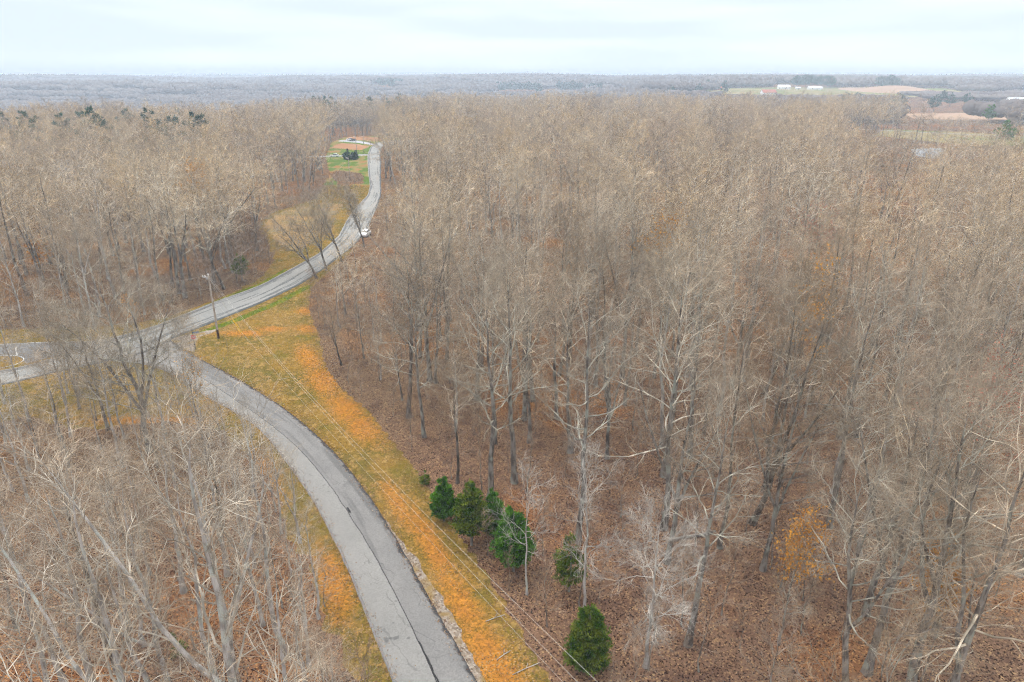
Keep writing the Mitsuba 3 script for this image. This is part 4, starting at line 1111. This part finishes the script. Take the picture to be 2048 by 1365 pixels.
# ------------------------------------------------------------------ far woods
FT = np.array(FAR_THINGS)
for k in range(4):
    scene[f'clump_shape_{k}'] = {'type': 'shapegroup', 'clump': mikit.ply(clump(200 + k), 'forest_far_material', smooth=True)}
azb = np.radians(np.linspace(-44, 44, 353))
prof_r = np.r_[np.arange(300, 6000, 30)]
elev = np.arctan2(height(prof_r[:, None] * np.sin(azb), prof_r[:, None] * np.cos(azb)) + 14 - 39, prof_r[:, None])
seen_max = np.maximum.accumulate(elev, axis=0)
n_far = 0
for ring0, ring1, step, sc in ((700, 1800, 64.0, 1.0), (1800, 3000, 84.0, 1.25), (3000, 5200, 150.0, 2.2)):
    q = scatter(step, ring0, ring1, -42, 42, 0.25)
    for x, y in q:
        if shapely.contains_xy(CLEAR, x, y):
            continue
        r_, a_ = math.hypot(x, y), math.atan2(x, y)
        dx, dy = FT[:, 0] - x, FT[:, 1] - y
        along, across = (dx * x + dy * y) / r_, np.abs(dx * y - dy * x) / r_
        if np.any((across < 40 * sc) & (along > -20) & (along < 75)):
            continue
        ia, ir = int(np.clip(np.searchsorted(azb, a_), 1, 351)), int(np.clip((r_ - 120 - 300) / 30, 0, len(prof_r) - 1))
        if math.atan2(float(height(x, y)) + 21 - 39, r_) < seen_max[ir, ia - 1:ia + 2].min() - 0.0012:
            continue
        zs = 0.5 if shapely.contains_xy(LOW[3][0], x, y) else rng.uniform(0.85, 1.1)
        place(f'distant_forest__{n_far:04d}', f'clump_shape_{rng.integers(0, 4)}', x, y, height(x, y) - 0.5, sc, rng.uniform(0, 360), zs)
        n_far += 1
labels['distant_forest'] = {'label': 'bare forest covering the far hills below the horizon', 'category': 'forest', 'kind': 'stuff'}

# ------------------------------------------------------------------ ground litter
def sow(poly, n, seed):
    r = np.random.default_rng(seed)
    x0, y0, x1, y1 = poly.bounds
    p = np.stack([r.uniform(x0, x1, n * 4), r.uniform(y0, y1, n * 4)], 1)
    return p[shapely.contains_xy(poly, p[:, 0], p[:, 1])][:n], r


grassy = shapely.unary_union([east, south, near_n]).difference(shapely.unary_union([gr, corner, P_main, P_side, P_ent]))
shapely.prepare(grassy)
q, r = sow(grassy, 45000, 41)
n = len(q)
phi = r.uniform(0, 2 * math.pi, (n, 3))
hgt = r.uniform(0.05, 0.16, (n, 3, 1))
base = np.concatenate([q, np.zeros((n, 1))], 1)[:, None] + np.stack([np.cos(phi), np.sin(phi), 0 * phi], -1) * 0.05
side_ = np.stack([-np.sin(phi), np.cos(phi), 0 * phi], -1) * 0.022
tip = base + np.stack([np.cos(phi) * 0.7, np.sin(phi) * 0.7, 1 + 0 * phi], -1) * hgt
v = np.stack([base - side_, base + side_, tip], 2).reshape(-1, 3)
scene['grass_tufts'] = mikit.ply((v, np.arange(len(v)).reshape(-1, 3)), 'straw')
labels['grass_tufts'] = {'label': 'tufts of dry straw coloured grass on the verges', 'category': 'grass', 'kind': 'stuff'}
near = Polygon([(0, 20), (-75, 70), (-60, 95), (0, 95), (62, 66)]).difference(CLEAR.buffer(0.2))
shapely.prepare(near)
q, r = sow(near, 50000, 42)
drift = [(lambda o: o + r.normal(0, 0.9, o.shape))(np.array([EAST_LINE.interpolate(s).coords[0] for s in r.uniform(0, EAST_LINE.length, 9000)])),
         (lambda o: o + r.normal(0, 1.3, o.shape))(np.array([SOUTH_LINE.interpolate(s).coords[0] for s in r.uniform(0, SOUTH_LINE.length, 7000)])),
         (lambda o: o + r.normal(0, 1.2, o.shape))(np.array([NORTH_LINE.interpolate(s).coords[0] for s in r.uniform(0, 150, 6000)]))]
drift += [(lambda o: o + r.normal(0, 0.35, o.shape))(np.array([LineString(e).interpolate(s).coords[0] for s in r.uniform(0, LineString(e).length, 3500)])) for e in (SIDE_L[1:], SIDE_R[1:])]
q = np.vstack([q] + drift)
scene['fallen_leaves'] = mikit.ply(flakes(r, np.column_stack([q, r.uniform(0.03, 0.07, len(q))]), 0.065), 'fallen_leaf')
labels['fallen_leaves'] = {'label': 'brown fallen leaves lying on the woodland floor', 'category': 'leaves', 'kind': 'stuff'}
key = thing('fallen_log', 'grey fallen log lying on the leaf floor of the lower right hand woods', 'log')
scene[key] = mikit.ply(join([tube([[14.2, 50.6, 0.12], [15.6, 51.0, 0.15], [17.0, 51.2, 0.13], [18.6, 51.9, 0.10]], 0.13, 8), tube([[16.4, 51.1, 0.15], [16.9, 51.8, 0.35]], 0.05, 5)]), 'bark_grey')
for j, (x, y, a, l) in enumerate([(-1.3, 41.2, 25, 1.6), (-0.6, 37.6, 40, 1.3), (1.0, 36.4, 28, 2.2)]):
    key = thing('fallen_branch', ('upper', 'middle', 'lowest')[j] + ' of three small pale sticks lying on the grass verge near the lone cedar', 'branch')
    c, s = math.cos(math.radians(a)), math.sin(math.radians(a))
    b = np.array([[x - c * l / 2, y - s * l / 2, 0.05], [x, y, 0.09], [x + c * l / 2, y + s * l / 2, 0.06]])
    scene[key] = mikit.ply(join([tube(b, 0.03, 5), tube([b[1], b[1] + np.array([c * 0.3 - s * 0.3, s * 0.3 + c * 0.3, 0.05])], 0.018, 4)]), 'bark_pale')

for key in [k for k in labels if k.startswith('bare_tree') and '__' not in k]:
    labels[key + '__twigs'] = {'kind': 'stuff'}
for key in [k for k in scene if k.split('__')[-1] in ('leaves', 'foliage')]:
    labels[key] = {**labels.get(key, {}), 'kind': 'stuff'}

# ------------------------------------------------------------------ haze
scene['haze'] = {'type': 'cube', 'to_world': T().translate([0, 0, 12.0]).scale([12000, 12000, 55]), 'bsdf': {'type': 'null'},
                 'interior': {'type': 'ref', 'id': 'haze_air'}}
labels['haze'] = {'label': 'pale blue haze lying over the far hills', 'category': 'haze', 'kind': 'stuff'}
